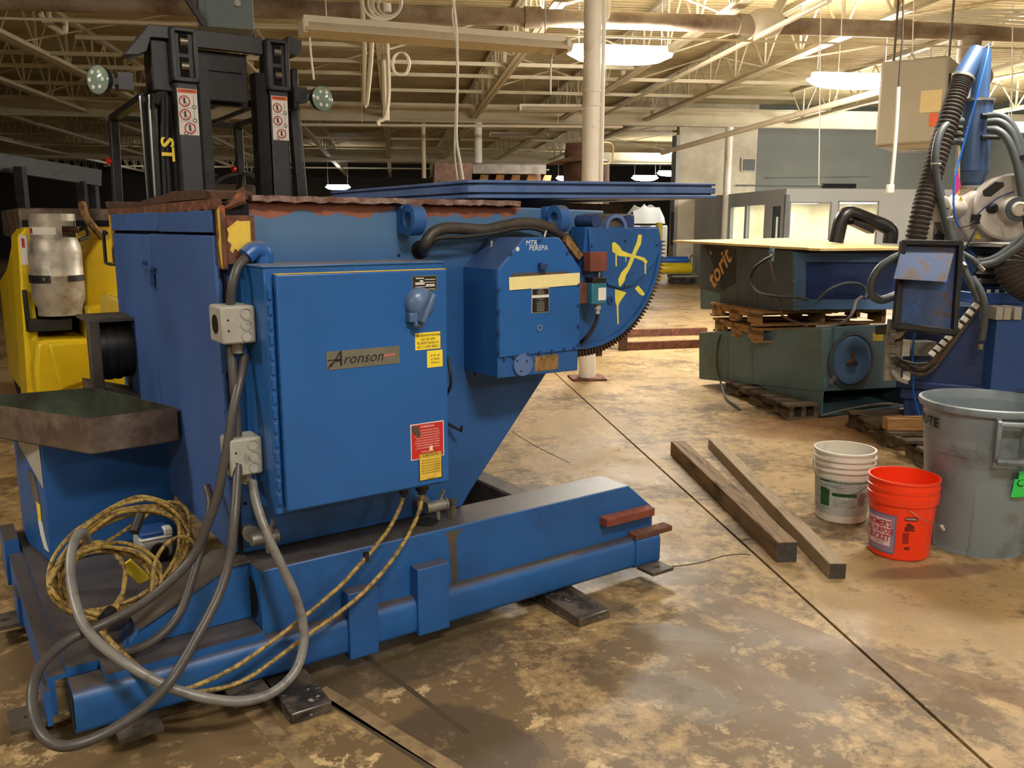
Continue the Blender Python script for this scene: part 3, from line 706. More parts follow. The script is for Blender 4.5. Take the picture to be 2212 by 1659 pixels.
o = m.obj('coiled_cord'); tag(o, 'small faint hoop of cord hanging below the strip light', 'cord')
c = thing('hanging_cord', 'white flat cord with a plug hanging in front of the heater', 'cord', at(1940, 180, 7.2))
MB('cord_dk').tube([at(1958, -351, 7.2), at(1950, 60, 7.2), at(1945, 130, 7.2), at(1941, 192, 7.2)], .008, 6).obj('upper_cord', c, world=True)
MB('white').tube([at(1941, 188, 7.2), at(1938, 250, 7.2), at(1933, 320, 7.2), at(1926, 400, 7.2)], .016, 8).obj('lower_cord', c, world=True)
MB('white').cbox(at(1923, 408, 7.2), .055, .04, .07).obj('plug', c, world=True, bevel=.006)
for px, y0, y1, Yc in ((1823, -128, 90, 9.8), (1977, -128, 112, 9.8), (1775, -128, 400, 9.8), (1494, 262, 330, 21.26), (2190, -128, 330, 9.8)):
    hang('hanging_cord', [(px, y0), (px-3, (y0+y1)/2), (px-6, y1)], .006, 'white', {1823: 'thin cord hanging right of the valve on the big pipe', 1977: 'short cord stub hanging under the big pipe', 1775: 'faint long cord hanging in front of the grey wall', 1494: 'faint cord hanging beside the wall end', 2190: 'thin dark cord hanging at the right edge'}[px], 'cord', Yc)

# heater unit
h0 = at(1968, 220, 9.3)
ht = thing('unit_heater', 'beige box heater hung from the roof with fan on its right side', 'heater', h0, math.radians(-36))
w2, h2 = .33, .43
MB('tan').box(-w2, w2, 0, .62, -h2, h2).obj('casing', ht, bevel=.03)
MB('tan_label').box(.09, .29, -.006, 0, -.12, .1).obj('paper_label', ht); MB('orange_print').box(.19, .27, -.006, 0, -.26, -.13).obj('orange_sticker', ht)
MB('hole').box(w2, w2+.01, .06, .56, -.3, .26).obj('fan_opening', ht)
f = MB('grime'); f.ring((w2+.02, .31, 0), (1, 0, 0), .27, .24, .03)
for a in range(3): f.bar((w2+.035, .31, 0), (w2+.035, .31+.24*math.cos(a*2.1), .24*math.sin(a*2.1)), .02, .01)
f.obj('fan_guard', ht)
MB('galv').tube([(-.3, .05, -h2), (-.1, 0, -h2-.06), (.2, 0, -h2-.07), (.3, .05, -h2)], .015, 6).obj('bottom_rail', ht)
for x in (-.27, .27): MB('grime').cyl((x, .3, h2), (x, .3, ZD-h0.z), .012, .012, 6).obj('hanger_rod', ht)
# duct hung at the top left
b0 = at(492, 22, 8.6)
du = thing('hanging_duct', 'blue-grey sheet metal box duct above the black mast', 'duct', b0, math.radians(20))
MB('duct').box(-.27, .22, -.2, .3, -.2, .42).obj('box', du, bevel=.01); MB('duct').prism([(-.2, -.2), (-.2, .42), (.12, .42), (.02, -.2)], 'y', -.21, -.2).obj('side_plate', du)
MB('mast').bar((-.62, -.3, .42), (-.22, -.25, -.2), .05, .05).obj('angle_strut', du); MB('steel').cyl((.08, -.225, .02), (.08, -.2, .02), .03, .03, 12).obj('latch_knob', du)
for s in (-.2, .15): MB('mast').cyl((s, 0, .42), (s, 0, ZD-b0.z), .012, .012, 6).obj('hanger_rod', du)
# ------------------------------------------------------------------ the welding positioner
MA = MF.ang
wp = thing('welding_positioner', 'big blue welding positioner with a tilting table, rusty upper edge and control cabinet', 'machine', MF.o, MA)
EX, EY, EZ = V((1, 0, 0)), V((0, 1, 0)), V((0, 0, 1))
def signT(x, y, b): return plateT(mB(x, y, b), EX, EZ)           # sign on a face that looks towards -y
def rect_b(mb, x0, y0, x1, y1, b, t=.002):
    p, q = mB(x0, y0, b), mB(x1, y1, b); return mb.box(p.x, q.x, b-t, b, q.z, p.z), p, q

# base: front tube, front beam, cross beam, side rail, deck
def tube_profile(y0, y1, z0, z1, r=.022):
    P = []
    for cx, cy, a0 in ((y1-r, z1-r, 0), (y0+r*1.6, z1-r*1.6, 90), (y0+r, z0+r, 180), (y1-r, z0+r, 270)):
        for k in range(4):
            a = math.radians(a0 + k*30); rr = r*1.6 if a0 == 90 else r
            P.append((cx+rr*math.cos(a), cy+rr*math.sin(a)))
    return P
m = MB('blue_beam').prism(tube_profile(0, .125, .06, .195), 'x', 0, 2.29); m.use('hole').box(-.002, 0.0, .012, .113, .075, .18)
tb = m.obj('base_tube', wp, sharp=50)
MB('blue_beam').prism(tube_profile(-.006, .13, .058, .2), 'x', 2.16, 2.3).obj('end_sleeve', tb, sharp=50)
def foot(x, y, parent, w=.12, l=.10, z=.052):
    f = MB('grime').hole_plate(w/2, l/2, 0, -.005, .018, .012, M.Translation((x, y, z)), .014, 20); return f.obj('mounting_tab', parent)
for x in (.155, .48, 2.235): foot(x, -.045, tb)
bm_ = MB('blue_beam').prism([(.565, .175), (.565, .413), (2.155, .418), (2.30, .295), (2.30, .175)], 'y', .045, .235).obj('base_beam', wp, bevel=.006)
MB('blue_beam').hole_plate(.1, .12, 0, 0, .042, .072, plateT((.562, .14, .293), EY, EZ), .006, 28).obj('end_plate', bm_)
MB('hole').lathe([(0.0, 0), (.072, 0)], (.5615, .14, .293), (1, 0, 0), 24).obj('end_hole', bm_)
for (x0, y0, x1, y1) in ((902, 1232, 972, 1355), (752, 1285, 820, 1408)):
    p, q = mB(x0, y0, -.012), mB(x1, y1, -.012); MB('blue').box(p.x, q.x, -.012, .045, q.z, p.z).obj('cover_plate', bm_, bevel=.003)
p, q = mB(1310, 1122, .0), mB(1413, 1107, 0); MB('rust_red').box(p.x, q.x, -.005, .05, mB(1310, 1140, 0).z, p.z).obj('stop_bar', bm_, bevel=.004)
p, q = mB(1372, 1155, 0), mB(1450, 1140, 0); MB('rust').box(p.x, q.x, -.008, .05, mB(1372, 1167, 0).z, p.z).obj('stop_bar', bm_, bevel=.004)
vs = [(962, 1150), (1004, 1141), (990, 1152), (986, 1172), (989, 1262), (978, 1268), (974, 1215), (969, 1172)]
m = MB('grime').prism([(mB(x, y, .0445).x, mB(x, y, .0445).z) for x, y in vs], 'y', .0443, .045); m.obj('oil_streak', bm_)
# bore and bolt on top of the beam
p = MF.Z(924, 1129, .4175); MB('hole').disc((p.x, .14, .417), EZ, .043, .003, 24).obj('top_hole', bm_)
p = MF.Z(977, 1118, .418); m = MB('grime'); m.cyl((p.x, p.y, .415), (p.x, p.y, .45), .02, .02, 6).cyl((p.x, p.y, .45), (p.x, p.y, .475), .014, .014, 12).cyl((p.x, p.y, .475), (p.x, p.y, .49), .019, .019, 6); m.obj('anchor_bolt', bm_)
m = MB('grime').box(1.70, 1.80, .235, 1.9, .19, .402); m.obj('cross_beam', wp, bevel=.008)
sr = MB('blue_beam').prism([(-.05, .075), (-.05, .2), (.11, .2), (.11, .186), (-.03, .186), (-.03, .075)], 'y', .13, 1.55).obj('side_rail', wp)
MB('blue_beam').box(.0, .09, .13, 1.55, .2, .215).obj('rail_cap', sr)
for y in (.18, .95): 
    foot(-.10, y, sr, .11, .13, .06); 
    MB('blue_beam').box(-.062, -.048, y-.075, y+.075, .06, .17).obj('tab_web', sr)
MB('blue_beam').box(-.062, -.01, 1.3, 1.52, .07, .26).obj('corner_block', sr)
dk = MB('blue_beam').box(.09, .56, .02, 1.55, .198, .215).box(.09, .565, .02, .032, .165, .198).obj('deck_plate', wp)
MB('grime').box(.10, .55, .03, .15, .1, .165).obj('under_rail', dk)
# sloping gusset from deck to beam end
a, b_, c, d = mB(268, 1392, .16), mB(515, 1345, .16), mB(508, 1252, .16), mB(300, 1352, .16)
m = MB('blue_beam').prism([(a.x, .215), (.565, .215), (.565, .412), (.50, .412), (d.x, .275)], 'y', .15, .26); m.obj('gusset', wp, bevel=.004)
MB('grime').prism([(d.x, .276), (.50, .413), (.565, .413), (.565, .42), (.49, .42), (d.x-.01, .284)], 'y', .135, .30).obj('gusset_flange', wp)

# body
BD = .21
BODY = [(.56, .418), (1.425, .418), (1.47, .48), (2.0, 1.10), (2.10, 1.24), (2.135, 1.42), (2.13, 1.566), (1.70, 1.574), (.56, 1.578)]
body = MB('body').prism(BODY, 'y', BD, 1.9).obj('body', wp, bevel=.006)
MB('hole').disc(mB(907, 540, BD-.002), EY, .034, .003, 24).obj('hose_port', body)
for (x, y) in ((862, 552), (958, 1063), (530, 1088)): MB('hole').disc(mB(x, y, BD-.002), EY, .006, .003, 10).obj('bolt_hole', body)
# rusted flanges round the top
def ragged(mb, x0, x1, n, f):
    """wavy flange strip built from short segments; f(t) -> (p_low_front, ...) ring of 4 points"""
    R = [f(i/n) for i in range(n+1)]
    vs = [p for r in R for p in r]; fs = [(0, 1, 2, 3), (4*n, 4*n+3, 4*n+2, 4*n+1)]
    for i in range(n):
        for j in range(4): fs.append((4*i+j, 4*i+(j+1) % 4, 4*i+4+(j+1) % 4, 4*i+4+j))
    return mb.add(vs, fs)
rnd = random.Random(5)
def ff(t):
    x = .645 + t*1.03; d = rnd.uniform(-.003, .004); e = rnd.uniform(-.004, .004)
    return (V((x, .165+e, 1.578+d)), V((x, .30, 1.579)), V((x, .30, 1.597)), V((x, .165, 1.597+d*.4)))
m = ragged(MB('rust_light'), 0, 1, 60, ff); m.obj('top_flange', wp, sharp=30)
def fl_(t):
    y = .20 + t*1.72; w_ = .012*math.sin(t*7) + rnd.uniform(-.003, .003)
    return (V((.53, y, 1.585+w_*.3)), V((.66, y, 1.585)), V((.66, y, 1.608+w_)), V((.525, y, 1.608+w_)))
ragged(MB('rust_dark'), 0, 1, 50, fl_).obj('side_flange', wp, sharp=30)
def fl2(t):
    y = .20 + t*1.70; w_ = rnd.uniform(-.012, .004)
    return (V((.532, y, 1.552+w_)), V((.56, y, 1.552+w_)), V((.56, y, 1.585)), V((.532, y, 1.585)))
ragged(MB('rust'), 0, 1, 46, fl2).obj('rust_strip', wp, sharp=30)
# torn corner: folded flap and chipped yellow corner post
p0, p1, p2, p3 = MF.B(478, 452, .19), MF.B(531, 430, .15), MF.B(528, 400, .20), MF.B(474, 432, .25)
m = MB('rust'); off = V((.004, .01, -.012)); m.loft([p0, p1, p2, p3], [p + off for p in (p0, p1, p2, p3)]); m.obj('bent_flap', wp, bevel=.002)
MB('hole').box(.565, .64, .19, .208, 1.53, 1.575).box(.538, .558, .216, .23, .42, 1.56).obj('torn_gap', wp)
post = MB('rust').box(.556, .645, .155, .21, 1.385, 1.535).box(.540, .556, .155, .215, 1.37, 1.565).obj('corner_post', wp, bevel=.003)
vs = [mB(x, y, .1545) for x, y in ((503, 484), (512, 476), (520, 478), (540, 477), (542, 530), (528, 535), (520, 538), (516, 544), (508, 537), (502, 547), (497, 540), (500, 528), (491, 520), (494, 505), (490, 494))]
m = MB('yellow_old').loft(vs, [v + V((0, -.001, 0)) for v in vs]); m.obj('yellow_paint', post)
vs = [V((.5395, y, z)) for y, z in ((.16, 1.56), (.185, 1.55), (.178, 1.47), (.19, 1.45), (.175, 1.39), (.16, 1.37))]; m = MB('yellow_old').loft(vs, [v + V((-.001, 0, 0)) for v in vs]); m.obj('yellow_paint', post)

# left side: doors
sd = .53
def A_(x, y): return MF.A(x, y, sd)
def panel(name, y0, y1, z0, z1, mt='blue_door', t=.022):
    return MB(mt).box(sd, sd+t, y0, y1, z0, z1).obj(name, wp, bevel=.003)
MB('hole').box(sd+.022, .56, .2, 1.9, .42, 1.56).obj('door_recess', wp)
ym = 1.10
panel('upper_panel', .225, A_(340, 480).y-.006, 1.482, 1.552, t=.024); panel('upper_panel', A_(340, 480).y+.004, 1.84, 1.484, 1.556, t=.024)
dr = panel('door', .215, ym-.006, .425, 1.473); dl = panel('door', ym+.006, 1.83, .425, 1.470)
for z in (.62, .98, 1.32):
    MB('blue_door').cyl((sd+.005, .208, z-.06), (sd+.005, .208, z+.06), .009, .009, 10).obj('hinge', dr)
lt = MB('blue_door').box(sd-.012, sd, ym-.075, ym-.02, 1.318, 1.338).box(sd-.022, sd-.012, ym-.10, ym+.09, 1.334, 1.349).box(sd-.02, sd, ym+.05, ym+.10, 1.335, 1.365).box(sd-.02, sd-.008, ym-.075, ym-.045, 1.27, 1.334)
lt.cyl((sd-.014, ym-.02, 1.345), (sd-.014, ym-.02, 1.27), .006, .006, 8); lt.obj('latch', dr)
MB('rubber').tube([(sd-.02, 1.86, 1.47), (sd-.02, 1.93, 1.47), (sd-.02, 1.94, 1.36), (sd-.02, 1.92, 1.33), (sd+.01, 1.86, 1.325)], .008, 8, 4).obj('pull_handle', wp)
MB('rust_yellow').box(sd-.004, sd+.01, 1.84, 1.862, 1.33, 1.555).obj('edge_angle', wp)

# control cabinet
cab = MB('blue_clean').box(.597, 1.2, -.045, BD, .62, 1.385).box(.590, 1.206, -.05, BD, 1.380, 1.388).obj('control_cabinet', wp, bevel=.004)
dT = -.078
door = MB('blue_clean').box(.622, 1.2, dT, -.047, .635, 1.362); door = door.obj('cabinet_door', cab, bevel=.005, seg=3)
MB('yellow_old').box(.622, 1.2, dT+.002, -.05, 1.362, 1.364).obj('dusty_edge', cab)
hg = MB('blue_clean').box(.599, .616, -.052, -.046, .65, 1.335); z = .66
while z < 1.33: hg.cyl((.608, -.056, z), (.608, -.056, z+.028), .0065, .0065, 8); z += .045
hg.obj('piano_hinge', cab)
m = MB('black_print'); mm, p, q = rect_b(m, 892, 598, 942, 626, dT); m.use('white_print'); w_ = q.x-p.x; h_ = p.z-q.z
m.use('taupe_plate'); m.box(p.x-.003, q.x+.003, dT-.001, dT, q.z-.003, p.z+.003); m.use('white_print')
for i, (a, b, hh) in enumerate(((.1, .45, .07), (.5, .95, .05), (.28, .42, .12), (.06, .94, .035), (.08, .48, .11), (.54, .92, .11), (.06, .94, .03), (.06, .3, .06), (.35, .94, .04))):
    zz = p.z - h_*(.12 + .1*i); m.box(p.x+a*w_, p.x+b*w_, dT-.003, dT-.0019, zz-h_*hh/2, zz+h_*hh/2)
m.obj('data_plate', cab)
def sticker(name, mt, x0, y0, x1, y1, lines, ink='black_print', pad=.88, b=dT, border=None, parent=None):
    m = MB(border or mt); p, q = mB(x0, y0, b), mB(x1, y1, b); m.box(p.x, q.x, b-.0015, b, q.z, p.z)
    if border: m.use(mt); m.box(p.x+.003, q.x-.003, b-.0019, b-.0014, q.z+.003, p.z-.003)
    m.use(ink); h = p.z-q.z; w_ = q.x-p.x
    for (txt, yy, sz, sx) in lines:
        m.text(txt, h*sz, plateT(V(((p.x+q.x)/2, b-.0024, p.z-h*yy)), EX, EZ), 0, sx)
    return m.obj(name, parent or cab)
sticker('yellow_label', 'yellow_tag', 896, 720, 951, 752, [('75005 ARONSON POSITIONER', .17, .2, .62), ('CAT. NO. 4798', .40, .2, .7), ('FED FROM TAP BOX AT', .62, .2, .68), ('SECT. 1-5 WEST (MEZZ.)', .84, .2, .66)])
sticker('yellow_note', 'yellow_tag', 922, 758, 956, 791, [('No. 78 ... 140', .3, .16, .7), ('of  7354-M', .52, .16, .8), ('NOTED  06', .72, .14, .8)])
sticker('red_warning_sign', 'red_sign', 886, 918, 959, 983, [('WARNING', .1, .09, 1.0)] + [('to reduce risk of electrical shock turn off power', .2+.07*i, .058, .62 + .04*(i % 3)) for i in range(8)] + [('Manufacturing Corp.', .80, .06, .8)], 'white_print', border='white_print')
p = mB(931, 968, dT-.002); MB('tape').box(p.x-.006, p.x+.006, dT-.0035, dT-.002, p.z-.008, p.z+.008).obj('paper_patch', cab)
m = MB('grime').prism([(mB(*c, dT).x, mB(*c, dT).z) for c in ((888, 922), (902, 920), (908, 938), (904, 946), (890, 934))], 'y', dT-.0035, dT-.002); m.obj('torn_patch', cab)
sticker('caution_sign', 'yellow_old', 904, 980, 955, 1031, [('CAUTION', .1, .15, .9)] + [('before servicing lock out controls', .28+.09*i, .07, .75) for i in range(6)] + [('Aronson', .93, .09, 1)], border='black_print')
m = MB('taupe_plate'); p, q = mB(704, 760, dT), mB(863, 783, dT); m.box(p.x, q.x, dT-.002, dT, q.z-.002, p.z+.0)
c_ = (p+q)/2; hh = p.z-q.z; c_.z -= .001; m.use('black_print')
m.text('ronson', hh*.85, plateT((c_.x-.003, dT-.003, c_.z), EX, EZ), .35, 1.02)
m.text('A', hh*1.25, plateT((c_.x-.096, dT-.003, c_.z+.002), EX, EZ), .45, .9)
m.bar((c_.x-.122, dT-.003, c_.z+.001), (c_.x-.075, dT-.003, c_.z+.003), .0008, .003); m.bar((c_.x-.124, dT-.003, c_.z-.026), (c_.x-.110, dT-.003, c_.z-.008), .0008, .003)
m.use('pink_print'); m.prism([(c_.x+.066, c_.z-.003), (c_.x+.108, c_.z-.001), (c_.x+.108, c_.z+.006), (c_.x+.068, c_.z+.004)], 'y', dT-.003, dT-.0021)
m.obj('maker_nameplate', cab)
# rotary handle
p = mB(905, 660, dT); m = MB('handle').lathe([(.052, 0), (.052, .012), (.044, .024), (.03, .034), (0, .036)], (p.x, dT, p.z+.008), (0, -1, 0), 28)
m.loft([V((p.x-.03, dT-.02, p.z-.05)), V((p.x-.008, dT-.02, p.z-.06)), V((p.x+.042, dT-.02, p.z+.04)), V((p.x+.022, dT-.02, p.z+.05))],
       [V((p.x-.026, dT-.065, p.z-.046)), V((p.x-.012, dT-.065, p.z-.052)), V((p.x+.036, dT-.055, p.z+.036)), V((p.x+.024, dT-.055, p.z+.042))])
m.box(p.x-.05, p.x-.02, dT-.03, dT, p.z-.05, p.z-.02); m.cyl((p.x-.035, dT-.03, p.z-.055), (p.x-.005, dT-.03, p.z-.062), .01, .01, 10)
m.obj('rotary_handle', cab, bevel=.003)
# glands under the cabinet, hub, elbow on top
for x, y, r in ((872, 1066, .015), (912, 1060, .024)):
    p = mB(x, y, 0); MB('rubber').cyl((p.x, .0, .622), (p.x, .0, .595), r, r, 14).cyl((p.x, .0, .597), (p.x, .0, .58), r*.7, r*.6, 14).obj('cable_gland', cab)
p = mB(730, 1092, .05); MB('blue_clean').cyl((p.x, .05, .622), (p.x, .05, .6), .024, .024, 16).obj('conduit_hub', cab)
m = MB('blue_clean').tube([(.66, .13, 1.38), (.66, .13, 1.42), (.63, .125, 1.43), (.60, .12, 1.41)], .028, 14, 4); m.obj('top_elbow', cab)
m = MB('rubber').tube([mB(959, 775, BD-.02), mB(966, 772, .15), mB(972, 800, .12), mB(974, 830, .12), mB(966, 850, .15), mB(960, 852, BD-.01)], .006, 6); m.obj('cable_loop', wp)
MB('rubber').tube([mB(966, 915, BD-.01), mB(980, 922, .17), mB(997, 931, .15), mB(997, 921, .14)], .006, 6, 1).obj('bent_hook', wp)

# grey junction boxes on the cabinet's left side
def jbox(y0, y1, front_b, label_x=.597):
    z0 = MF.A(555, y1, .597).z; z1 = MF.A(555, y0, .597).z
    return z0, z1
def junction(z0, z1, b0, b1, round_hole):
    x0 = .597-.105
    j = MB('greybox').box(x0, .596, b0, b1, z0, z1).obj('junction_box', wp, bevel=.008)
    for k in range(3):
        zc = z0 + (z1-z0)*(.2+.3*k); MB('greybox').ring((.566, b0-.001, zc), (0, -1, 0), .017, .0145, .0025, 20).obj('knockout', j)
    for zz in (.36, .64): MB('black_print').disc((x0+.02, b0, z0+(z1-z0)*zz), (0, -1, 0), .0035, .001, 8).obj('screw_hole', j)
    if round_hole:
        MB('mast_dark').disc((x0, (b0+b1)/2, (z0+z1)/2), (-1, 0, 0), .030, .002, 20).obj('socket_hole', j)
    MB('galv').cyl((.555, (b0+b1)/2-.01, z0), (.555, (b0+b1)/2-.01, z0-.022), .021, .021, 16).cyl((.555, (b0+b1)/2-.01, z0-.02), (.555, (b0+b1)/2-.01, z0-.035), .018, .018, 16).obj('conduit_fitting', j)
    return j
junction(1.15, 1.265, .045, .175, True)
junction(.735, .855, .045, .145, False)

# conduits, traced over the base towards the floor
def cb(name, pts, r, mt, parent=wp, n=10, sm=6):
    return MB(mt).tube([MF.B(x, y, b) for x, y, b in pts], r, n, sm).obj(name, parent)
cb('flexible_conduit', [(535, 553, .12), (515, 575, .10), (503, 610, .09), (498, 650, .10), (499, 700, .14), (500, 760, .12), (505, 830, .10), (512, 920, .09), (514, 1000, .06),
   (506, 1120, -.03), (495, 1210, -.06), (470, 1290, -.10), (415, 1395, -.16), (365, 1475, -.2), (300, 1538, -.26), (215, 1590, -.30), (140, 1612, -.30), (95, 1592, -.25), (72, 1540, -.15), (72, 1480, -.08),
   (95, 1430, 0), (150, 1382, .06), (230, 1345, .08), (300, 1308, .08), (360, 1262, .08), (415, 1205, .08), (445, 1140, .07), (470, 1070, .06), (490, 970, .06), (505, 880, .07), (520, 815, .10), (530, 765, .11)], .0145, 'conduit')
cb('flexible_conduit', [(446, 1050, .30), (455, 1090, .25), (440, 1160, .18), (415, 1250, .12), (385, 1330, .08), (330, 1385, .06), (265, 1410, .08), (215, 1395, .16), (200, 1372, .3)], .0135, 'conduit')
cb('flexible_conduit', [(545, 1040, .06), (552, 1080, .02), (575, 1150, -.04), (605, 1215, -.07), (635, 1280, -.09), (654, 1345, -.11), (654, 1405, -.14), (632, 1458, -.17), (585, 1498, -.19), (520, 1515, -.19), (440, 1507, -.17),
   (360, 1482, -.13), (280, 1438, -.08), (215, 1390, 0), (176, 1340, .08), (156, 1270, .18), (152, 1210, .25), (162, 1165, .30), (178, 1150, .34), (190, 1168, .40)], .015, 'conduit_light')

# lock pins near the cabinet foot
for x, y, b in ((575, 1160, .12), (945, 1092, .12)):
    c = mB(x, y, b); m = MB('galv').cyl((c.x-.03, b+.05, c.z), (c.x-.03, BD, c.z), .028, .028, 16).cyl((c.x-.05, b, c.z), (c.x+.03, b, c.z), .022, .022, 16).cyl((c.x+.03, b, c.z), (c.x+.037, b, c.z), .026, .026, 20)
    m.cyl((c.x+.02, b+.01, c.z+.02), (c.x+.028, b-.0, c.z+.055), .007, .007, 8).cyl((c.x-.0, b, c.z-.02), (c.x+.004, b, c.z-.055), .009, .006, 8); m.obj('lock_pin', wp)

# gear reducer housing
GF = -.02
gp = [(mB(x, y, GF).x, mB(x, y, GF).z) for x, y in ((1075, 818), (1075, 582), (1131, 513), (1205, 513), (1251, 580), (1248, 800))]
gb = MB('blue').prism(gp, 'y', GF, BD).obj('gear_housing', wp, bevel=.004)
x0, x1 = gp[0][0], gp[4][0]; zs = mB(1075, 772, GF).z
MB('blue_clean').prism([(x0+.002, zs), gp[1], gp[2], gp[3], gp[4], (x1, zs)], 'y', GF-.008, GF).obj('cover_plate', gb, bevel=.002)
for (x, y) in ((1165, 520), (1103, 548), (1225, 547), (1077, 625), (1077, 672), (1077, 718), (1077, 760), (1249, 615), (1249, 660), (1249, 705), (1249, 745), (1110, 770), (1140, 766), (1165, 762), (1192, 758), (1218, 754), (1240, 752), (1090, 774)):
    MB('navy').disc(mB(x, y, GF-.008) + V((0, 0, 0)), (0, -1, 0), .0065, .006, 6).obj('bolt', gb)
p = mB(1168, 575, GF-.008); MB('navy').cbox(p+V((0, -.012, 0)), .03, .024, .026).obj('lifting_block', gb, bevel=.003)
p = mB(1164, 708, GF-.008); MB('blue_light').ring(p, (0, -1, 0), .013, .006, .006).obj('drain_plug', gb)
m = MB('blue_light').disc(mB(1127, 787, GF), (0, -1, 0), .042, .012, 28); m.use('hole')
for k in range(3): m.disc(mB(1127, 787, GF-.012)+V((.025*math.cos(k*2.1+.4), 0, .025*math.sin(k*2.1+.4))), (0, -1, 0), .004, .001, 8)
m.obj('bearing_cap', gb, bevel=.002)
m = MB('brown_paper'); p, q = mB(1155, 770, GF), mB(1205, 797, GF); m.box(p.x, q.x, GF-.002, GF, q.z, p.z); m.obj('brown_label', gb)
m = MB('tape'); vs = [mB(x, y, GF-.011) for x, y in ((1099, 599), (1252, 589), (1252, 615), (1100, 627))]; m.loft(vs, [v + V((0, -.0015, 0)) for v in vs]); m.obj('tape_strip', gb)
m = MB('grime'); vs = [mB(x, y, GF-.0095) for x, y in ((1107, 590), (1225, 586), (1225, 600), (1107, 602))]; m.loft(vs, [v + V((0, -.001, 0)) for v in vs]); m.obj('old_glue_mark', gb)
m = MB('white_print'); p, q = mB(1148, 623, GF-.009), mB(1185, 674, GF-.009); m.box(p.x, q.x, GF-.011, GF-.009, q.z, p.z); m.use('black_print')
h_ = p.z-q.z; m.box(p.x+.002, q.x-.002, GF-.0125, GF-.011, p.z-.27*h_, p.z-.03*h_).box(p.x+.002, q.x-.002, GF-.0125, GF-.011, q.z+.02*h_, p.z-.39*h_); m.use('white_print')
for k, zz in enumerate((.08, .13, .18, .23)): m.text('IMPORTANT' if k == 0 else 'before putting in service', h_*.045, plateT(((p.x+q.x)/2, GF-.0132, p.z-zz*h_), EX, EZ), 0, .8)
for k in range(9): m.text('Aronson' if k == 1 else 'fill to oil level with gear lubricant', h_*.045, plateT(((p.x+q.x)/2, GF-.0132, p.z-(.44+.06*k)*h_), EX, EZ), 0, .62)
m.obj('instruction_plate', gb)
m = MB('chalk'); m.text('MTR', .026, plateT(mB(1148, 525, GF-.0095), EX, EZ), .1); m.text('PEREPA', .026, plateT(mB(1163, 536, GF-.0095), EX, V((.06, 0, 1))), .1)
m.obj('chalk_writing', gb); MB('chalk').disc(mB(1118, 538, GF-.0085), (0, -1, 0), .008, .001, 8).obj('chalk_mark', gb)
MB('galv').cyl(mB(1176, 512, .05), mB(1180, 498, .05), .004, .004, 8).cyl(mB(1061, 533, .1), mB(1062, 520, .1), .005, .005, 8).obj('breather_stud', gb)
# weld bead beside the housing
p, q = mB(1030, 570, BD-.004), mB(1030, 815, BD-.004); MB('blue_light').tube([p + (q-p)*(i/30) + V((rnd.uniform(-.002, .002), 0, 0)) for i in range(31)], .005, 6, 0).obj('weld_bead', wp)

# gear segment that tilts the table
SB = .10; sc_ = V((1.945, 0, 1.425)); R_ = .405
def arcpts(R, a0, a1, n): return [(sc_.x + R*math.cos(math.radians(a0+(a1-a0)*i/n)), sc_.z + R*math.sin(math.radians(a0+(a1-a0)*i/n))) for i in range(n+1)]
gs = MB('blue').prism([(1.94, 1.5)] + [(2.335, 1.5)] + [p for p in arcpts(R_, 5, -95, 34)][0:] + [(1.91, 1.06), (1.91, 1.2)], 'y', SB, BD-.02).obj('gear_segment', wp)
top_ = mB(1420, 492, SB-.015).z
cp2 = [(mB(x, y, SB-.014).x, mB(x, y, SB-.014).z) for x, y in ((1273, 494), (1420, 492), (1424, 545), (1413, 570), (1390, 595), (1367, 617), (1340, 623), (1316, 616), (1300, 598), (1275, 560))]
MB('blue').prism(cp2, 'y', SB-.014, SB).obj('segment_cover', gs, bevel=.002)
m = MB('rust_dark'); nt = 46; prof = []
for i in range(nt):
    a = 3 - (101)*i/nt; s_ = 101/nt
    prof += [(R_+.006, a), (R_+.006, a-s_*.22), (R_+.036, a-s_*.42), (R_+.036, a-s_*.6), (R_+.006, a-s_*.82)]
pts = [(sc_.x+r*math.cos(math.radians(a)), sc_.z+r*math.sin(math.radians(a))) for r, a in prof]
inn = [(sc_.x+(R_-.01)*math.cos(math.radians(a)), sc_.z+(R_-.01)*math.sin(math.radians(a))) for r, a in prof]
k = len(pts)
m.add([V((p[0], y, p[1])) for y in (SB+.004, SB+.085) for p in pts] + [V((p[0], y, p[1])) for y in (SB+.004, SB+.085) for p in inn],
      [(i, i+1, k+i+1, k+i) for i in range(k-1)] + [(2*k+i, 2*k+i+1, i+1, i) for i in range(k-1)] + [(k+i, k+i+1, 3*k+i+1, 3*k+i) for i in range(k-1)])
m.obj('gear_teeth', gs, sharp=25)
m = MB('blue'); a_ = arcpts(R_+.004, 2, -95, 40); b2 = arcpts(R_-.014, 2, -95, 40); k = 41
m.add([V((p[0], y, p[1])) for y in (SB-.006, SB+.02) for p in a_] + [V((p[0], y, p[1])) for y in (SB-.006, SB+.02) for p in b2],
      [(i, i+1, k+i+1, k+i) for i in range(k-1)] + [(2*k+i, 2*k+i+1, i+1, i) for i in range(k-1)])
m.obj('rim_band', gs)
for x, y in ((1278, 532), (1350, 521), (1418, 530), (1349, 617)): MB('hole').disc(mB(x, y, SB-.0145), (0, -1, 0), .005, .001, 8).obj('bolt_hole', gs)
MB('navy').ring(mB(1318, 649, SB-.001), (0, -1, 0), .016, .007, .005).obj('bolt_socket', gs)
MB('blue').ring(mB(1350, 521, SB-.0142), (0, -1, 0), .037, .035, .001, 28).obj('shaft_mark', gs)
m = MB('spray')
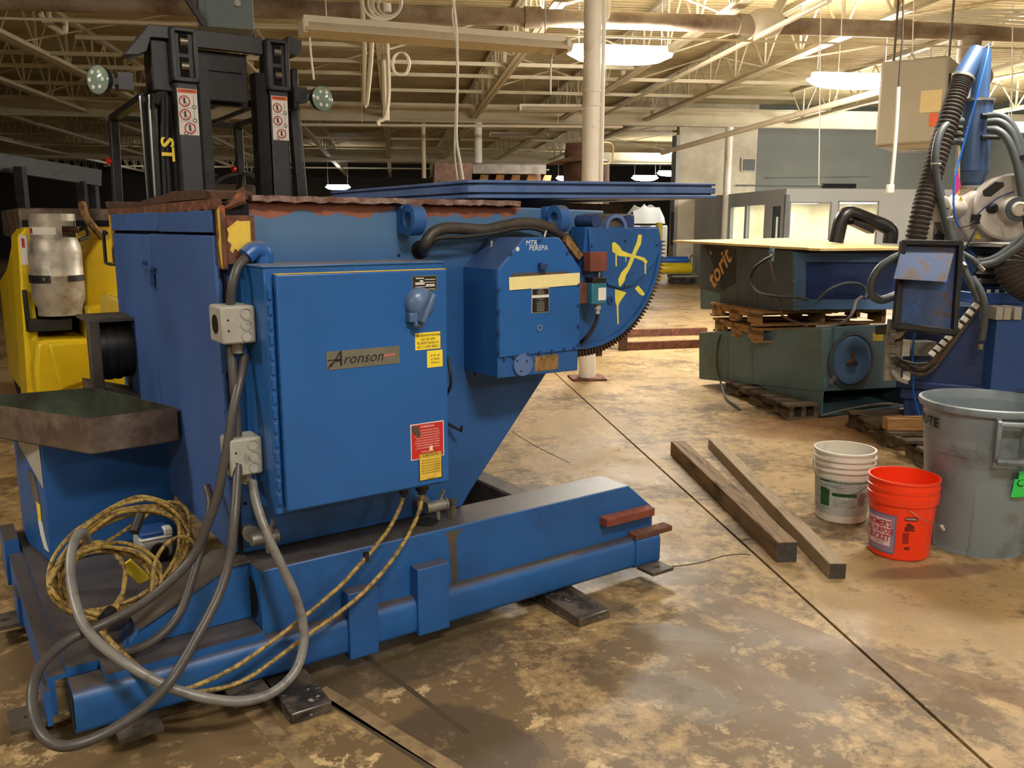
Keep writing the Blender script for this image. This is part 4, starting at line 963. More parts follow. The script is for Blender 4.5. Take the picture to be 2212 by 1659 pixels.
def stroke(pts, b):
    L_, R2 = [], []
    for i, (x, y, w_) in enumerate(pts):
        x2, y2 = pts[min(i+1, len(pts)-1)][:2]; x1_, y1_ = pts[max(i-1, 0)][:2]; dx, dy = x2-x1_, y2-y1_; l = math.hypot(dx, dy) or 1
        L_.append(mB(x - dy/l*w_, y + dx/l*w_, b)); R2.append(mB(x + dy/l*w_, y - dx/l*w_, b))
    n = len(pts); m.add(L_ + R2, [(i, i+1, n+i+1, n+i) for i in range(n-1)])
b = SB-.0152
stroke([(1325, 524, 3), (1331, 538, 10), (1340, 547, 7), (1357, 551, 4), (1375, 555, 3), (1390, 560, 4), (1397, 568, 3)], b)
stroke([(1383, 507, 4), (1380, 525, 5), (1370, 547, 4), (1358, 577, 4), (1347, 592, 6), (1342, 606, 7), (1339, 618, 2)], b - .0004)
stroke([(1331, 548, 1.6), (1331, 575, 1.4)], b); stroke([(1394, 565, 1.6), (1394, 592, 1.4)], b); stroke([(1352, 553, 1), (1352, 566, .8)], b)
stroke([(1341, 628, 13), (1337, 640, 9), (1334, 652, 5), (1334, 660, 2), (1335, 700, 1.4)], SB-.0012)
stroke([(1375, 620, 5), (1385, 632, 5), (1391, 637, 3)], SB-.0012)
m.obj('spray_mark', gs)
# limit switch with its bracket
def bx_b(name, mt, x0, y0, x1, y1, b0, b1, parent=wp, bev=.003):
    p, q = mB(x0, y0, b0), mB(x1, y1, b0); return MB(mt).box(p.x, q.x, b0, b1, q.z, p.z).obj(name, parent, bevel=bev)
bx_b('switch_striker', 'rust_red', 1276, 545, 1311, 586, SB-.06, SB-.014)
bx_b('switch_bracket', 'rust', 1252, 612, 1280, 655, .03, .10)
sw = bx_b('limit_switch', 'teal', 1279, 612, 1310, 656, .0, .05)
bx_b('switch_head', 'black', 1281, 600, 1310, 612, .0, .05, sw); bx_b('switch_label', 'white_print', 1293, 622, 1309, 648, -.0015, 0, sw, 0)
p = mB(1294, 600, .025); MB('galv').cyl((p.x, .025, p.z-.002), (p.x, .025, p.z+.02), .005, .005, 8).obj('plunger', sw)
p = mB(1291, 656, .025); MB('greybox').cyl((p.x, .025, p.z), (p.x, .025, p.z-.022), .013, .013, 10).cyl((p.x, .025, p.z-.02), (p.x, .025, p.z-.04), .009, .009, 10).obj('cable_gland', sw)
MB('rubber').tube([(p.x, .025, p.z-.035), mB(1289, 690, .03), mB(1278, 715, .04), mB(1262, 733, .06), mB(1250, 745, .12)], .0075, 8).obj('switch_cable', sw)
# lifting eyes, trunnion bearing
for x, y in ((893, 475), (1206, 474)):
    c = mB(x, y, .13); 
    e = MB('blue').ring((c.x-.024, .13, c.z), EX, .054, .026, .048, 28); e.box(c.x-.024, c.x+.024, .17, BD, c.z-.05, c.z+.05); e.obj('lifting_eye', wp, bevel=.004)
m = MB('grime'); c = mB(1315, 478, .16)
m.box(c.x-.10, c.x+.10, .11, .32, c.z-.07, c.z+.03); m.obj('trunnion_block', wp, bevel=.01)
for x in (1289, 1360): MB('navy').cyl(mB(x, 478, .10), mB(x, 478, .10)+V((0, .12, 0)), .026, .026, 18).obj('trunnion_ear', wp)
m = MB('blue_light').lathe([(.058, 0), (.058, .05), (.044, .05), (.044, 0), (.058, 0)], mB(1332, 494, .09), EY, 24); m.obj('bearing_ring', wp)
# greasy hose bundle
cb('hose_bundle', [(912, 546, .23), (918, 528, .14), (932, 506, .13), (958, 494, .13), (1000, 494, .13), (1045, 497, .13), (1090, 488, .13), (1130, 482, .13), (1170, 486, .12), (1205, 500, .12), (1230, 522, .14), (1248, 548, .18)], .021, 'hose', n=12)
cb('hose_line', [(922, 538, .15), (945, 515, .11), (1000, 512, .11), (1060, 505, .11), (1110, 495, .11), (1150, 493, .11), (1175, 500, .10)], .008, 'rubber')
m = MB('brown_paper').bar(mB(1220, 515, .1), mB(1252, 556, .1), .02, .03); m.obj('brass_linkage', wp)

# the tilting table
TA0, TB0, TS, TZ = 1.54, .30, 1.392, 1.608
m = MB('blue_light')
for dz, h_, i in ((.058, .012, .004), (.050, .008, .016), (.022, .028, .004), (.014, .008, .018), (0, .014, 0)):
    c = .03; x0, x1, y0, y1 = TA0+i, TA0+TS-i, TB0+i, TB0+TS-i
    m.prism([(x0+c, y0), (x1-c, y0), (x1, y0+c), (x1, y1-c), (x1-c, y1), (x0+c, y1), (x0, y1-c), (x0, y0+c)], 'z', dz, dz+h_)
for p in m.v: p.z += TZ + (p.x-TA0)*.018
m.obj('tilting_table', wp, bevel=.003)
MB('navy').cyl((2.2, 1.0, 1.5), (2.2, 1.0, 1.62), .3, .3, 32).obj('table_hub', wp)
MB('grime').box(1.72, 2.72, .75, 1.25, 1.56, 1.612).obj('table_cradle', wp)
# ------------------------------------------------------------------ left side: motor, pump box, tray, coil
MBB = 1.64
c = mB(236, 752, MBB); x0 = mB(206, 750, MBB).x
m = MB('black').cyl((x0, MBB, c.z), (.53, MBB, c.z), .135, .135, 28).cyl((x0+.03, MBB, c.z), (x0+.06, MBB, c.z), .142, .142, 28).cyl((.46, MBB, c.z), (.48, MBB, c.z), .142, .142, 28)
mo = m.obj('drive_motor', wp)
p, q = mB(188, 692, MBB-.15), mB(206, 865, MBB-.15)
MB('grime').box(p.x, x0+.0, MBB-.16, MBB-.09, q.z-.06, p.z).obj('motor_bracket', mo, bevel=.004)
MB('grime').box(p.x, .53, MBB-.15, MBB+.15, p.z-.012, p.z+.002).obj('bracket_top', mo)
MB('grime').prism([(p.x, c.z-.145), (.53, c.z-.2), (.53, c.z-.26), (p.x, c.z-.205)], 'y', MBB-.14, MBB+.14).obj('bracket_shelf', mo)
a = [MF.Z(x, y, .225) for x, y in ((116, 1213),)][0]
FB = 1.05
fl0, fr0 = mB(114, 1214, FB), mB(369, 1120, FB); flt = mB(96, 960, FB); zt = .695
blr = MF.Z(62, 1180, .23); blt = MF.Z(40, 957, zt)
bl = V((MF.B(50, 1070, FB+.30).x, FB+.30, 0))
poly = [(.075, FB), (.545, FB), (.545, 1.55), (bl.x, 1.55), (bl.x, bl.y)]
pb = thing('pump_cabinet', 'blue steel box with peeling labels under the bare metal tray', 'cabinet', MF.W(.2, 1.2, 0), MA)
def into(mb, ox, oy):
    for v in mb.v: v.x -= ox; v.y -= oy
    return mb
into(MB('blue').prism(poly, 'z', .216, zt), .2, 1.2).obj('housing', pb, bevel=.006)
fx = V((bl.x - .075, bl.y - FB, 0)); L = fx.length; fx.normalize(); nx = V((-fx.y, fx.x, 0)); nx = nx if nx.y < 0 or nx.x < 0 else -nx
base = V((.075-.2, FB-1.2, 0))
def flank(name, mt, pts, t=.002):
    m = MB(mt); vs = [base + fx*(L*s) + V((0, 0, z)) + nx*.001 for s, z in pts]; m.loft(vs, [v + nx*t for v in vs]); m.obj(name, pb)
flank('corner_tape', 'greybox', [(.0, .695), (.95, .695), (.9, .64), (.0, .52)])
flank('bare_patch', 'tray', [(.62, .56), (.35, .55), (.22, .44), (.45, .44)])
flank('yellow_label', 'yellow_tag', [(.38, .44), (.22, .44), (.24, .37), (.36, .37)])
flank('white_label', 'white_print', [(.38, .37), (.22, .37), (.14, .30), (.05, .26), (.22, .26), (.33, .31)])
# tray
tp = [V((.206, .745, 0)), V((.515, .772, 0)), V((.33, 1.40, 0)), V((-.17, 1.45, 0))]
tr = thing('metal_tray', 'shallow bare steel tray with oily green inside on the blue box', 'tray', MF.W(.2, 1.2, 0), MA)
o_ = V((.2, 1.2, 0)); z0, z1, th = .70, .83, .004
for i in range(4):
    p, q = tp[i]-o_, tp[(i+1) % 4]-o_; d = (q-p).normalized(); n = V((-d.y, d.x, 0))*th
    m = MB('tray'); m.add([p+V((0, 0, z0)), q+V((0, 0, z0)), q+V((0, 0, z1)), p+V((0, 0, z1))], [(0, 1, 2, 3)])
    m.use('tray_in').add([p+n+V((0, 0, z0)), q+n+V((0, 0, z0)), q+n+V((0, 0, z1)), p+n+V((0, 0, z1))], [(0, 1, 2, 3)])
    m.use('tray').add([p+V((0, 0, z1)), q+V((0, 0, z1)), q+n+V((0, 0, z1)), p+n+V((0, 0, z1))], [(0, 1, 2, 3)])
    m.obj('tray_side', tr, flip=False)
m = MB('grime').prism([((p-o_).x, (p-o_).y) for p in tp], 'z', z0, z0+.004); m.obj('tray_floor', tr)
MB('galv').cyl((-.02, -.2, z0+.006), (.0, -.2, z0+.006), .008, .008, 10).obj('nut', tr)

# coil of cable with two leads from the cabinet glands
cc = thing('coiled_cable', 'dirty yellow cable coil on the machine base, two leads running to the cabinet', 'cable', MF.W(.3, .5, 0), MA)
def lean(x, y): return .30 + (1345-y)*.0011
rc = random.Random(11)
def ell(cx, cy, rx, ry, rot, n=16, a0=0, a1=2*PI, jit=6, off=0.0):
    out = []
    for i in range(n):
        t = a0 + (a1-a0)*i/n; X = rx*math.cos(t); Y = ry*math.sin(t)
        x = cx + X*math.cos(rot) - Y*math.sin(rot) + rc.uniform(-jit, jit); y = cy + X*math.sin(rot) + Y*math.cos(rot) + rc.uniform(-jit, jit)*.6
        out.append(mB(x, y, lean(x, y) + off + rc.uniform(-.012, .012)))
    return out
m = MB('cable_y')
for k in range(7):
    m.tube(ell(262+rc.uniform(-8, 8), 1208+rc.uniform(-8, 10), 158+rc.uniform(-14, 8), 98+rc.uniform(-12, 10), -.58+rc.uniform(-.06, .06), off=-.01*k), .0068, 7, 4, True)
for k in range(6):
    m.tube(ell(228+rc.uniform(-8, 8), 1258+rc.uniform(-6, 6), 112+rc.uniform(-14, 8), 76+rc.uniform(-10, 10), -.1+rc.uniform(-.15, .15), off=-.04-.008*k), .0068, 7, 4, True)
for k in range(2):
    m.tube(ell(205+6*k, 1255, 62-8*k, 82, .1, off=-.06), .0068, 7, 4, True)
def ly(pts, dy): return [mB(x, y, lean(x, y)+dy) for x, y in pts]
m.tube(ly([(150, 1210), (230, 1170), (300, 1125), (340, 1095), (372, 1084), (402, 1100), (410, 1140), (400, 1190), (385, 1230)], -.03), .0068, 7)
m.tube(ly([(328, 1290), (332, 1230), (350, 1185), (385, 1160), (415, 1168), (424, 1195), (410, 1240)], -.1), .0068, 7)
m.use('black'); m.cyl(mB(303, 1112, .46), mB(290, 1150, .42), .016, .016, 10); m.cyl(mB(225, 1338, .2), mB(240, 1320, .24), .02, .02, 10)
m.obj('coil', cc, world=False)
for o in cc.children: o.location = (-.3, -.5, 0)
def lead(pts):
    m = MB('cable_y').tube([MF.B(x, y, b) for x, y, b in pts], .0072, 8, 6); o = m.obj('cable_lead', cc); o.location = (-.3, -.5, 0); return o
lead([(871, 1074, 0), (860, 1105, -.015), (835, 1150, -.03), (790, 1205, -.04), (740, 1260, -.045), (690, 1305, -.05), (640, 1345, -.055), (575, 1395, -.07), (510, 1440, -.08), (440, 1474, -.09), (390, 1490, -.09), (350, 1478, -.06), (310, 1450, -.02), (270, 1415, .05), (235, 1380, .12), (222, 1352, .2)])
lead([(913, 1070, 0), (905, 1105, -.015), (885, 1150, -.03), (845, 1212, -.04), (790, 1275, -.045), (730, 1325, -.05), (670, 1368, -.06), (600, 1420, -.08), (530, 1468, -.1), (460, 1490, -.1), (390, 1495, -.09), (340, 1482, -.05), (295, 1450, .0), (250, 1400, .08), (215, 1360, .18)])
p = mB(791, 1203, -.04); o = MB('rubber').cbox(p, .014, .02, .03).obj('cable_tie', cc); o.location = (-.3, -.5, 0)
# pendant control wrapped in plastic among the coil
pc = thing('pendant_box', 'grey box with round black port half hidden inside the cable coil', 'box', MF.W(.42, .86, .22), MA)
p = mB(338, 1190, .86); px_ = p.x-.42; pz = p.z-.22
MB('greybox').box(px_-.062, px_+.062, -.02, .13, 0, pz+.055).obj('casing', pc, bevel=.022, seg=3)
m = MB('rubber').ring((px_+.005, -.022, pz+.005), (0, -1, 0), .034, .014, .012).disc((px_+.005, -.022, pz+.005), (0, -1, 0), .014, .006, 14); m.obj('black_port', pc)
m = MB('robot_blue').box(px_-.055, px_+.06, -.012, .1, pz+.055, pz+.082); m.use('white_print').box(px_-.06, px_+.06, -.02, .02, pz+.05, pz+.062).box(px_+.03, px_+.062, -.02, .03, pz+.06, pz+.09); m.obj('wrapped_lid', pc, bevel=.006)
t = MB('yellow_tag').loft([mB(x, y, .50) for x, y in ((262, 1225), (282, 1210), (325, 1250), (300, 1262))], [mB(x, y, .50)+V((.002, .01, .003)) for x, y in ((262, 1225), (282, 1210), (325, 1250), (300, 1262))]).obj('cable_tag')
t.location = MF.o; t.rotation_euler = (0, 0, MA); tag(t, 'folded yellow tag lying inside the cable coil', 'tag')

# ------------------------------------------------------------------ lift truck with black mast behind the machine
LA, LB = 1.2, 2.08
lt = thing('lift_truck', 'lift truck with tall black mast and forks under the blue machine', 'forklift', MF.W(LA, LB, 0), MA)
def lB(x, y, b=0.0): p = mB(x, y, LB+b); return V((p.x-LA, b, p.z))
rails = []
for s, (xa, xb) in ((-1, (lB(379, 190).x, lB(426, 190).x)), (1, (lB(583, 200).x, lB(621, 200).x))):
    m = MB('mast').box(xa, xb, 0, .014, .06, 2.22); xo = xa if s < 0 else xb
    m.box(xo-.012 if s > 0 else xo, xo if s > 0 else xo+.012, 0, .15, .06, 2.40).box(xa, xb, .136, .15, .06, 2.40)
    r = m.obj('mast_rail', lt, bevel=.003)
    m = MB('mast_dark'); xi = xb if s < 0 else xa-.075
    m.box(xi+.01, xi+.022 if s < 0 else xi+.075, .03, .12, .06, 2.3).box(xi+.01, xi+.07, .03, .045, .06, 2.3); m.obj('inner_rail', lt)
    # roller head
    zt_, zb_ = lB(400, 62).z, lB(400, 178).z; w0, w1 = xa-.012, xb+.008
    m = MB('mast').box(w0, w0+.02, -.03, .1, zb_, zt_).box(w1-.02, w1, -.03, .1, zb_, zt_).box(w0, w1, -.03, .1, zt_-.02, zt_).box(w0, w1, -.03, .1, zb_, zb_+.022).box(w0, w1, .0, .1, zb_, zt_)
    hd = m.obj('roller_head', lt, bevel=.004)
    for f in (.27, .73):
        zc = zb_ + (zt_-zb_)*f; xc = (w0+w1)/2
        MB('hole').box(xc-.022, xc+.022, -.003, 0, zc-.05, zc+.05).obj('roller_slot', hd)
        MB('steel').cyl((xc-.018, .004, zc+.008), (xc+.018, .004, zc+.008), .026, .026, 20).obj('roller', hd)
    # safety decal on the rail face
    da = lB(383 if s < 0 else 582, 190 if s < 0 else 206); db = lB(421 if s < 0 else 619, 293 if s < 0 else 304)
    d0, d1 = xa+.006, xb-.004; zt2, zb2 = da.z, db.z; hh = zt2-zb2; cxx = (d0+d1)/2; ww = d1-d0
    m = MB('white_print').box(d0, d1, -.002, 0, zb2, zt2); m.use('orange_print').box(d0+.003, d1-.003, -.003, -.0019, zt2-.09*hh, zt2-.01*hh)
    m.use('black_print'); m.text('! WARNING', .05*hh, plateT((cxx, -.0034, zt2-.05*hh), EX, EZ), 0, .9)
    for k in range(3):
        zc = zt2-(.27+.29*k)*hh; xo_ = cxx-.16*ww + (.2*ww if k == 2 else 0)
        m.use('black_print').box(d0+.002, d1-.002, -.0026, -.0019, zc-.145*hh, zc-.14*hh)
        r0 = .29*ww
        m.disc((xo_, -.0019, zc+r0*.45), (0, -1, 0), r0*.2, .0008, 10).box(xo_-r0*.18, xo_+r0*.18, -.0027, -.0019, zc-r0*.35, zc+r0*.25)
        m.bar((xo_-r0*.05, -.0023, zc-r0*.3), (xo_-r0*.35, -.0023, zc-r0*.85), r0*.2, .0008).bar((xo_+r0*.05, -.0023, zc-r0*.3), (xo_+r0*.3, -.0023, zc-r0*.85), r0*.2, .0008)
        m.ring((cxx+.32*ww - (.5*ww if k == 2 else 0), -.0019, zc-r0*.9), (0, -1, 0), r0*.36, r0*.24, .0008, 16)
        m.bar((cxx+.30*ww, -.0023, zc+r0*1.1), (cxx+.30*ww, -.0023, zc-r0*.6), .003, .0008)
        m.use('red_print').ring((xo_, -.0026, zc), (0, -1, 0), r0, r0*.8, .0008, 24).bar((xo_-r0*.65, -.003, zc+r0*.65), (xo_+r0*.65, -.003, zc-r0*.65), r0*.18, .0008)
    m.obj('safety_decal', r)
zt_ = lB(400, 62).z
m = MB('mast').box(lB(415, 100).x, lB(572, 100).x, .03, .06, lB(500, 108).z, lB(500, 70).z); m.obj('top_crossbar', lt, bevel=.004)
MB('mast_dark').box(lB(428, 100).x, lB(545, 100).x, .10, .12, lB(500, 214).z, lB(500, 106).z).obj('carriage_plate', lt, bevel=.004)
MB('mast_dark').box(lB(428, 100).x, lB(533, 100).x, .085, .10, lB(500, 150).z, lB(500, 142).z).obj('plate_step', lt)
# wing brackets at the mast top
for s, pts in ((-1, [(268, 118), (322, 52), (372, 58), (372, 84), (326, 80), (318, 110), (300, 118)]), (1, [(622, 78), (652, 88), (652, 112), (640, 122), (630, 118), (622, 120)])):
    vs = [lB(x, y, .02) for x, y in pts]; m = MB('mast').loft(vs, [v + V((0, .14, 0)) for v in vs]); m.obj('wing_bracket', lt, bevel=.003)
for x0, x1 in ((lB(318, 100, .1).x, lB(372, 100, .1).x),):
    m = MB('mast_dark').box(x0, x1, .06, .2, lB(340, 200, .1).z, lB(340, 85, .1).z); m.obj('tilt_block', lt, bevel=.01)
MB('mast_dark').box(lB(622, 100, .1).x, lB(636, 100, .1).x, .06, .2, lB(340, 215, .1).z, lB(340, 120, .1).z).obj('tilt_block', lt, bevel=.006)
# lift cylinders and hoses at the left rail
for x, r, mt in ((322, .012, 'steel'), (333, .028, 'mast_dark'), (368, .014, 'rubber'), (355, .02, 'mast_dark')):
    p, q = lB(x, 205, .12), lB(x+8, 430, .12); MB(mt).cyl(p, (q.x, q.y, .4), r, r, 12).obj('lift_cylinder', lt)
for dx in (0, 9): MB('rubber').tube([lB(330+dx, 225, .05), lB(340+dx, 205, .05), lB(352+dx, 212, .05), lB(352+dx, 300, .05), lB(358+dx, 440, .05)], .012, 8).obj('hydraulic_hose', lt)
T_ = plateT(lB(361, 322, .02), V((0, 0, -1)), EX); MB('yellow_tag').text('ST', .085, T_, 0, 1.3, .03).obj('yellow_lettering', lt)
# overhead guard: four posts, rim and bars
gz_ = 2.16
legs = [(lB(312, 205, .25), lB(330, 430, .25)), (lB(630, 215, .2), lB(668, 432, .2)), (lB(240, 195, 1.3), lB(243, 430, 1.3)), (lB(512, 240, 1.3), lB(520, 365, 1.3))]
for i, (p, q) in enumerate(legs):
    q = V((q.x, q.y, .55)); m = MB('mast').bar((p.x, p.y, gz_), q, .06, .045) if i != 2 else MB('mast').bar((p.x, p.y, gz_), q, .075, .05)
    g_ = m.obj('guard_post', lt, bevel=.004)
    if i < 2: MB('steel').bar(V((p.x, p.y, gz_))+V((.0+(.03 if i else -.03), -.03, 0)), q+V((.03 if i else -.03, -.03, 0)), .008, .008).obj('highlight_strip', g_)  # bright strip stands in for the highlight along the front posts
    if i >= 2: MB('red_lens').disc((p.x-(.04), p.y-.02, 1.9 if i == 2 else 1.88), (-1, -.3, 0), .018, .02, 14).obj('tail_lamp', g_)
c4 = [V((legs[i][0].x, legs[i][0].y, gz_)) for i in (0, 1, 3, 2)]
m = MB('mast_dark')
for i in range(4): m.bar(c4[i], c4[(i+1) % 4], .05, .035)
for t in (.25, .5, .75): m.bar(c4[0].lerp(c4[1], t), c4[3].lerp(c4[2], t), .02, .02)
m.obj('overhead_guard', lt)
for (x, y, hx, hy, ax_) in ((211, 172, 262, 176, (.81, .58, 0)), (697, 213, 640, 205, (-.21, .975, 0))):
    p = lB(x, y, .0); q = lB(hx, hy, .08)
    hl = MB('black').lathe([(.0, .06), (.04, .055), (.064, .03), (.068, 0), (.064, 0)], p, ax_, 24).obj('work_lamp', lt)
    X_, Y_, Z_ = frame_from(ax_)
    MB('led').lathe([(.066, 0), (.05, -.010), (0, -.014)], p, ax_, 24).obj('lamp_lens', hl)
    m = MB('white_print')
    for k in range(6): m.disc(p + X_*.038*math.cos(k*1.047) + Y_*.038*math.sin(k*1.047) - Z_*.0115, Z_, .010, .002, 10)
    m.obj('led_chips', hl)
    MB('mast').bar(p + Z_*.05, q, .03, .03).box(q.x-.02, q.x+.05, q.y-.03, q.y+.06, q.z-.04, q.z+.04).obj('lamp_bracket', hl)
# body, seat, steering wheel, wheels, forks
MB('yellow').prism([(.28, .35), (.28, .75), (.7, .85), (1.0, 1.05), (1.9, 1.05), (2.02, .8), (2.02, .3), (1.6, .25)], 'x', -.40, .40).obj('chassis', lt, bevel=.03)
MB('black').prism([(.30, .75), (.36, 1.42), (.48, 1.42), (.5, .78)], 'x', -.3, .3).obj('dashboard', lt, bevel=.02)
sx_ = lB(490, 390, 1.2)
st_ = MB('cord_dk').box(sx_.x-.24, sx_.x+.24, .85, 1.2, 1.05, 1.17).box(sx_.x-.22, sx_.x+.22, 1.2, 1.3, 1.1, 1.78).obj('seat', lt, bevel=.05, seg=3)
sw_c = lB(512, 425, .62); m = MB('rubber').lathe([(.17, -.012), (.182, 0), (.17, .012), (.158, 0), (.17, -.012)], sw_c, (0, .75, .65), 36)
X_, Y_, Z_ = frame_from((0, .75, .65))
for k in range(3): m.bar(sw_c, sw_c + X_*.16*math.cos(k*2.094+.5) + Y_*.16*math.sin(k*2.094+.5), .025, .012)
m.cyl(sw_c - Z_*.4, sw_c, .02, .02, 10); m.obj('steering_wheel', lt)
for x, y, r in ((-.42, .55, .28), (.42, .55, .28), (-.36, 1.7, .22), (.36, 1.7, .22)):
    m = MB('rubber').lathe([(r*.6, -.08), (r, -.08), (r, .08), (r*.6, .08), (r*.6, -.08)], (x, y, r), (1, 0, 0), 28); m.use('yellow').cyl((x-.06, y, r), (x+.06, y, r), r*.6, r*.6, 20); m.obj('wheel', lt)
cg = MB('mast_dark').box(-.66, .66, -.075, -.03, .12, .2).box(-.66, .66, -.075, -.03, .42, .5).box(-.4, -.34, -.07, -.03, .2, .42).box(.34, .4, -.07, -.03, .2, .42); cg.obj('fork_carriage', lt)
for x0, x1 in ((.56-LA, .69-LA), (1.69-LA, 1.842-LA)):
    y0 = -.20 - LB
    m = MB('fork').prism([(y0, .002), (y0, .036), (y0+.3, .052), (-.12, .052), (-.12, .6), (-.075, .6), (-.075, .002)], 'x', x0, x1); m.use('steel').box(x0+.001, x1-.001, y0-.0015, y0+.003, .030, .0368).box(x0-.0012, x0+.001, y0+.02, y0+.28, .004, .012)
    m.obj('fork', lt, bevel=.002)

# ------------------------------------------------------------------ yellow truck at the far left with gas cylinder
YB = 4.6; YA = .40
yt = thing('yellow_truck', 'yellow industrial truck seen from its rear at the left edge', 'forklift', MF.W(YA, YB, 0), MA)
def yB(x, y, b=0.0): p = mB(x, y, YB+b); return V((p.x-YA, b, p.z))
def ypoly(name, mt, pts, b0, b1, par=yt, bev=.015):
    vs = [yB(x, y, b0) for x, y in pts]; return MB(mt).loft(vs, [V((v.x, b1, v.z)) for v in vs]).obj(name, par, bevel=bev)
lp = ypoly('left_pillar', 'yellow', [(38, 512), (55, 490), (70, 492), (72, 640), (76, 745), (80, 900), (62, 900)], 0, .5)
MB('white_print').box(.002, .05, -.003, 0, yB(50, 572).z, yB(50, 508).z).use('red_print').box(.015, .035, -.004, -.003, yB(50, 535).z, yB(50, 515).z).obj('rear_decal', lp)
sidep = [(0, .55), (.08, .62), (.2, .66), (.36, .6), (.44, .45), (.46, .15), (2.1, .15), (2.1, 1.0), (1.2, 1.15), (.3, 1.45), (0, 1.45)]
MB('yellow').prism(sidep, 'x', .0, .06).obj('side_panel', yt)
cw = ypoly('counterweight', 'yellow', [(78, 742), (96, 735), (196, 732), (200, 845), (168, 850), (150, 858), (80, 866), (74, 800)], -.28, .3, bev=.03)
ypoly('lower_valance', 'yellow', [(76, 862), (200, 842), (204, 900), (78, 915)], -.2, .3, cw)
ypoly('weight_face', 'yellow', [(102, 742), (194, 736), (198, 822), (150, 838), (130, 846), (118, 800)], -.34, -.28, cw, bev=.02)
ypoly('tow_recess', 'hole', [(150, 852), (200, 845), (204, 868), (148, 872)], -.285, -.2, cw, 0)
rp = ypoly('right_pillar', 'yellow', [(184, 562), (212, 520), (262, 512), (330, 512), (330, 760), (186, 760), (184, 690)], -.02, .6, bev=.02)
ypoly('right_shelf', 'yellow', [(184, 660), (262, 655), (330, 650), (330, 760), (188, 760)], -.16, .1, rp, bev=.03)
MB('hole').box(.06, .95, .26, .3, .3, 1.55).obj('recess_back', yt)
MB('yellow_old').box(.30, .9, .22, .26, 1.2, 1.5).obj('recess_panel', yt)
MB('tray').box(.04, 1.0, .30, 1.7, 1.42, 1.64).obj('engine_hood', yt, bevel=.02)
m = MB('rubber').lathe([(.14, -.07), (.26, -.07), (.26, .07), (.14, .07)], (.09, .27, .26), (1, 0, 0), 28); m.use('yellow').lathe([(0, -.05), (.1, -.06), (.14, -.07)], (.09, .27, .26), (1, 0, 0), 20); m.obj('wheel', yt)
for x in (.1, 1.1):
    m = MB('rubber').lathe([(.0, -.08), (.3, -.08), (.3, .08), (.0, .08)], (x, 1.7, .3), (1, 0, 0), 28); m.obj('wheel', yt)
MB('yellow').box(.07, 1.1, .35, 2.2, .2, 1.0).obj('chassis', yt)
tc_ = yB(122, 580, -.10); tr_ = .175
brk = MB('black').box(tc_.x-tr_-.05, tc_.x-tr_-.02, -.04, .02, yB(75, 715).z, yB(75, 625).z).box(tc_.x-tr_-.04, tc_.x+.06, -.16, .2, yB(75, 716, -.1).z, yB(75, 690, -.1).z).obj('cylinder_cradle', yt, bevel=.006)
MB('rubber').tube([yB(165, 500, .1), yB(185, 492, .05), yB(190, 510, .05), yB(170, 520, .0)], .014, 8).obj('gas_hose', yt)
MB('brown_paper').tube([yB(178, 440, .3), yB(186, 470, .2), yB(215, 505, .15), yB(240, 540, .2)], .03, 8, 2).obj('grab_strap', yt)
gcz = tc_.z; zb2 = yB(122, 680, -.1).z; zt2 = yB(122, 462, -.1).z; hh = zt2-zb2
gc = thing('gas_cylinder', 'dull aluminium gas cylinder strapped upright on the yellow truck', 'cylinder', MF.W(YA+tc_.x, YB-.10, zb2), MA)
MB('alu').lathe([(0, .02*hh), (tr_*.8, .02*hh), (tr_*.8, 0), (tr_*.84, 0), (tr_*.84, .07*hh), (tr_*.97, .15*hh), (tr_, .22*hh), (tr_, .385*hh), (tr_*1.01, .39*hh), (tr_*1.01, .405*hh), (tr_, .41*hh), (tr_, .62*hh), (tr_*.98, .68*hh), (tr_*.9, .745*hh), (tr_*.84, .77*hh), (0, .79*hh)], n=40).obj('vessel', gc)
A0 = -PI/2 + .62
MB('alu').lathe([(tr_*.82, .765*hh), (tr_*.82, 1.0*hh), (tr_*.86, 1.0*hh), (tr_*.86, .765*hh)], n=40, x=(1, 0, 0), a0=A0+.55, a1=A0+2*PI-.35).obj('collar', gc)
MB('alu').lathe([(tr_*.82, .93*hh), (tr_*.82, 1.0*hh), (tr_*.86, 1.0*hh), (tr_*.86, .93*hh), (tr_*.82, .93*hh)], n=40).obj('collar_rim', gc)
MB('rust_dark').cyl((0, 0, .78*hh), (0, 0, .9*hh), .04, .035, 14).cyl((0, 0, .85*hh), (.16, -.05, .85*hh), .022, .022, 10).obj('valve', gc)
MB('white_print').patch_on_cyl((0, 0, 0), tr_*.865, .80*hh, tr_*.865, .87*hh, -PI*.95, -PI*.5).use('red_print').patch_on_cyl((0, 0, 0), tr_*.87, .81*hh, tr_*.87, .86*hh, -PI*.93, -PI*.86).obj('hazard_label', gc)
m = MB('black').lathe([(tr_*1.01, .33*hh), (tr_*1.05, .33*hh), (tr_*1.05, .405*hh), (tr_*1.01, .405*hh)], n=30, x=(1, 0, 0), a0=-PI*1.05, a1=-PI*.62); m.lathe([(tr_*1.01, .34*hh), (tr_*1.04, .34*hh), (tr_*1.04, .40*hh), (tr_*1.01, .40*hh)], n=20, x=(1, 0, 0), a0=-PI*.42, a1=-.1)
m.use('steel').cyl((tr_*1.05*math.cos(-PI*.68), tr_*1.05*math.sin(-PI*.68), .37*hh), (tr_*1.12*math.cos(-PI*.68), tr_*1.12*math.sin(-PI*.68), .37*hh), .012, .012, 10); m.obj('strap', gc)

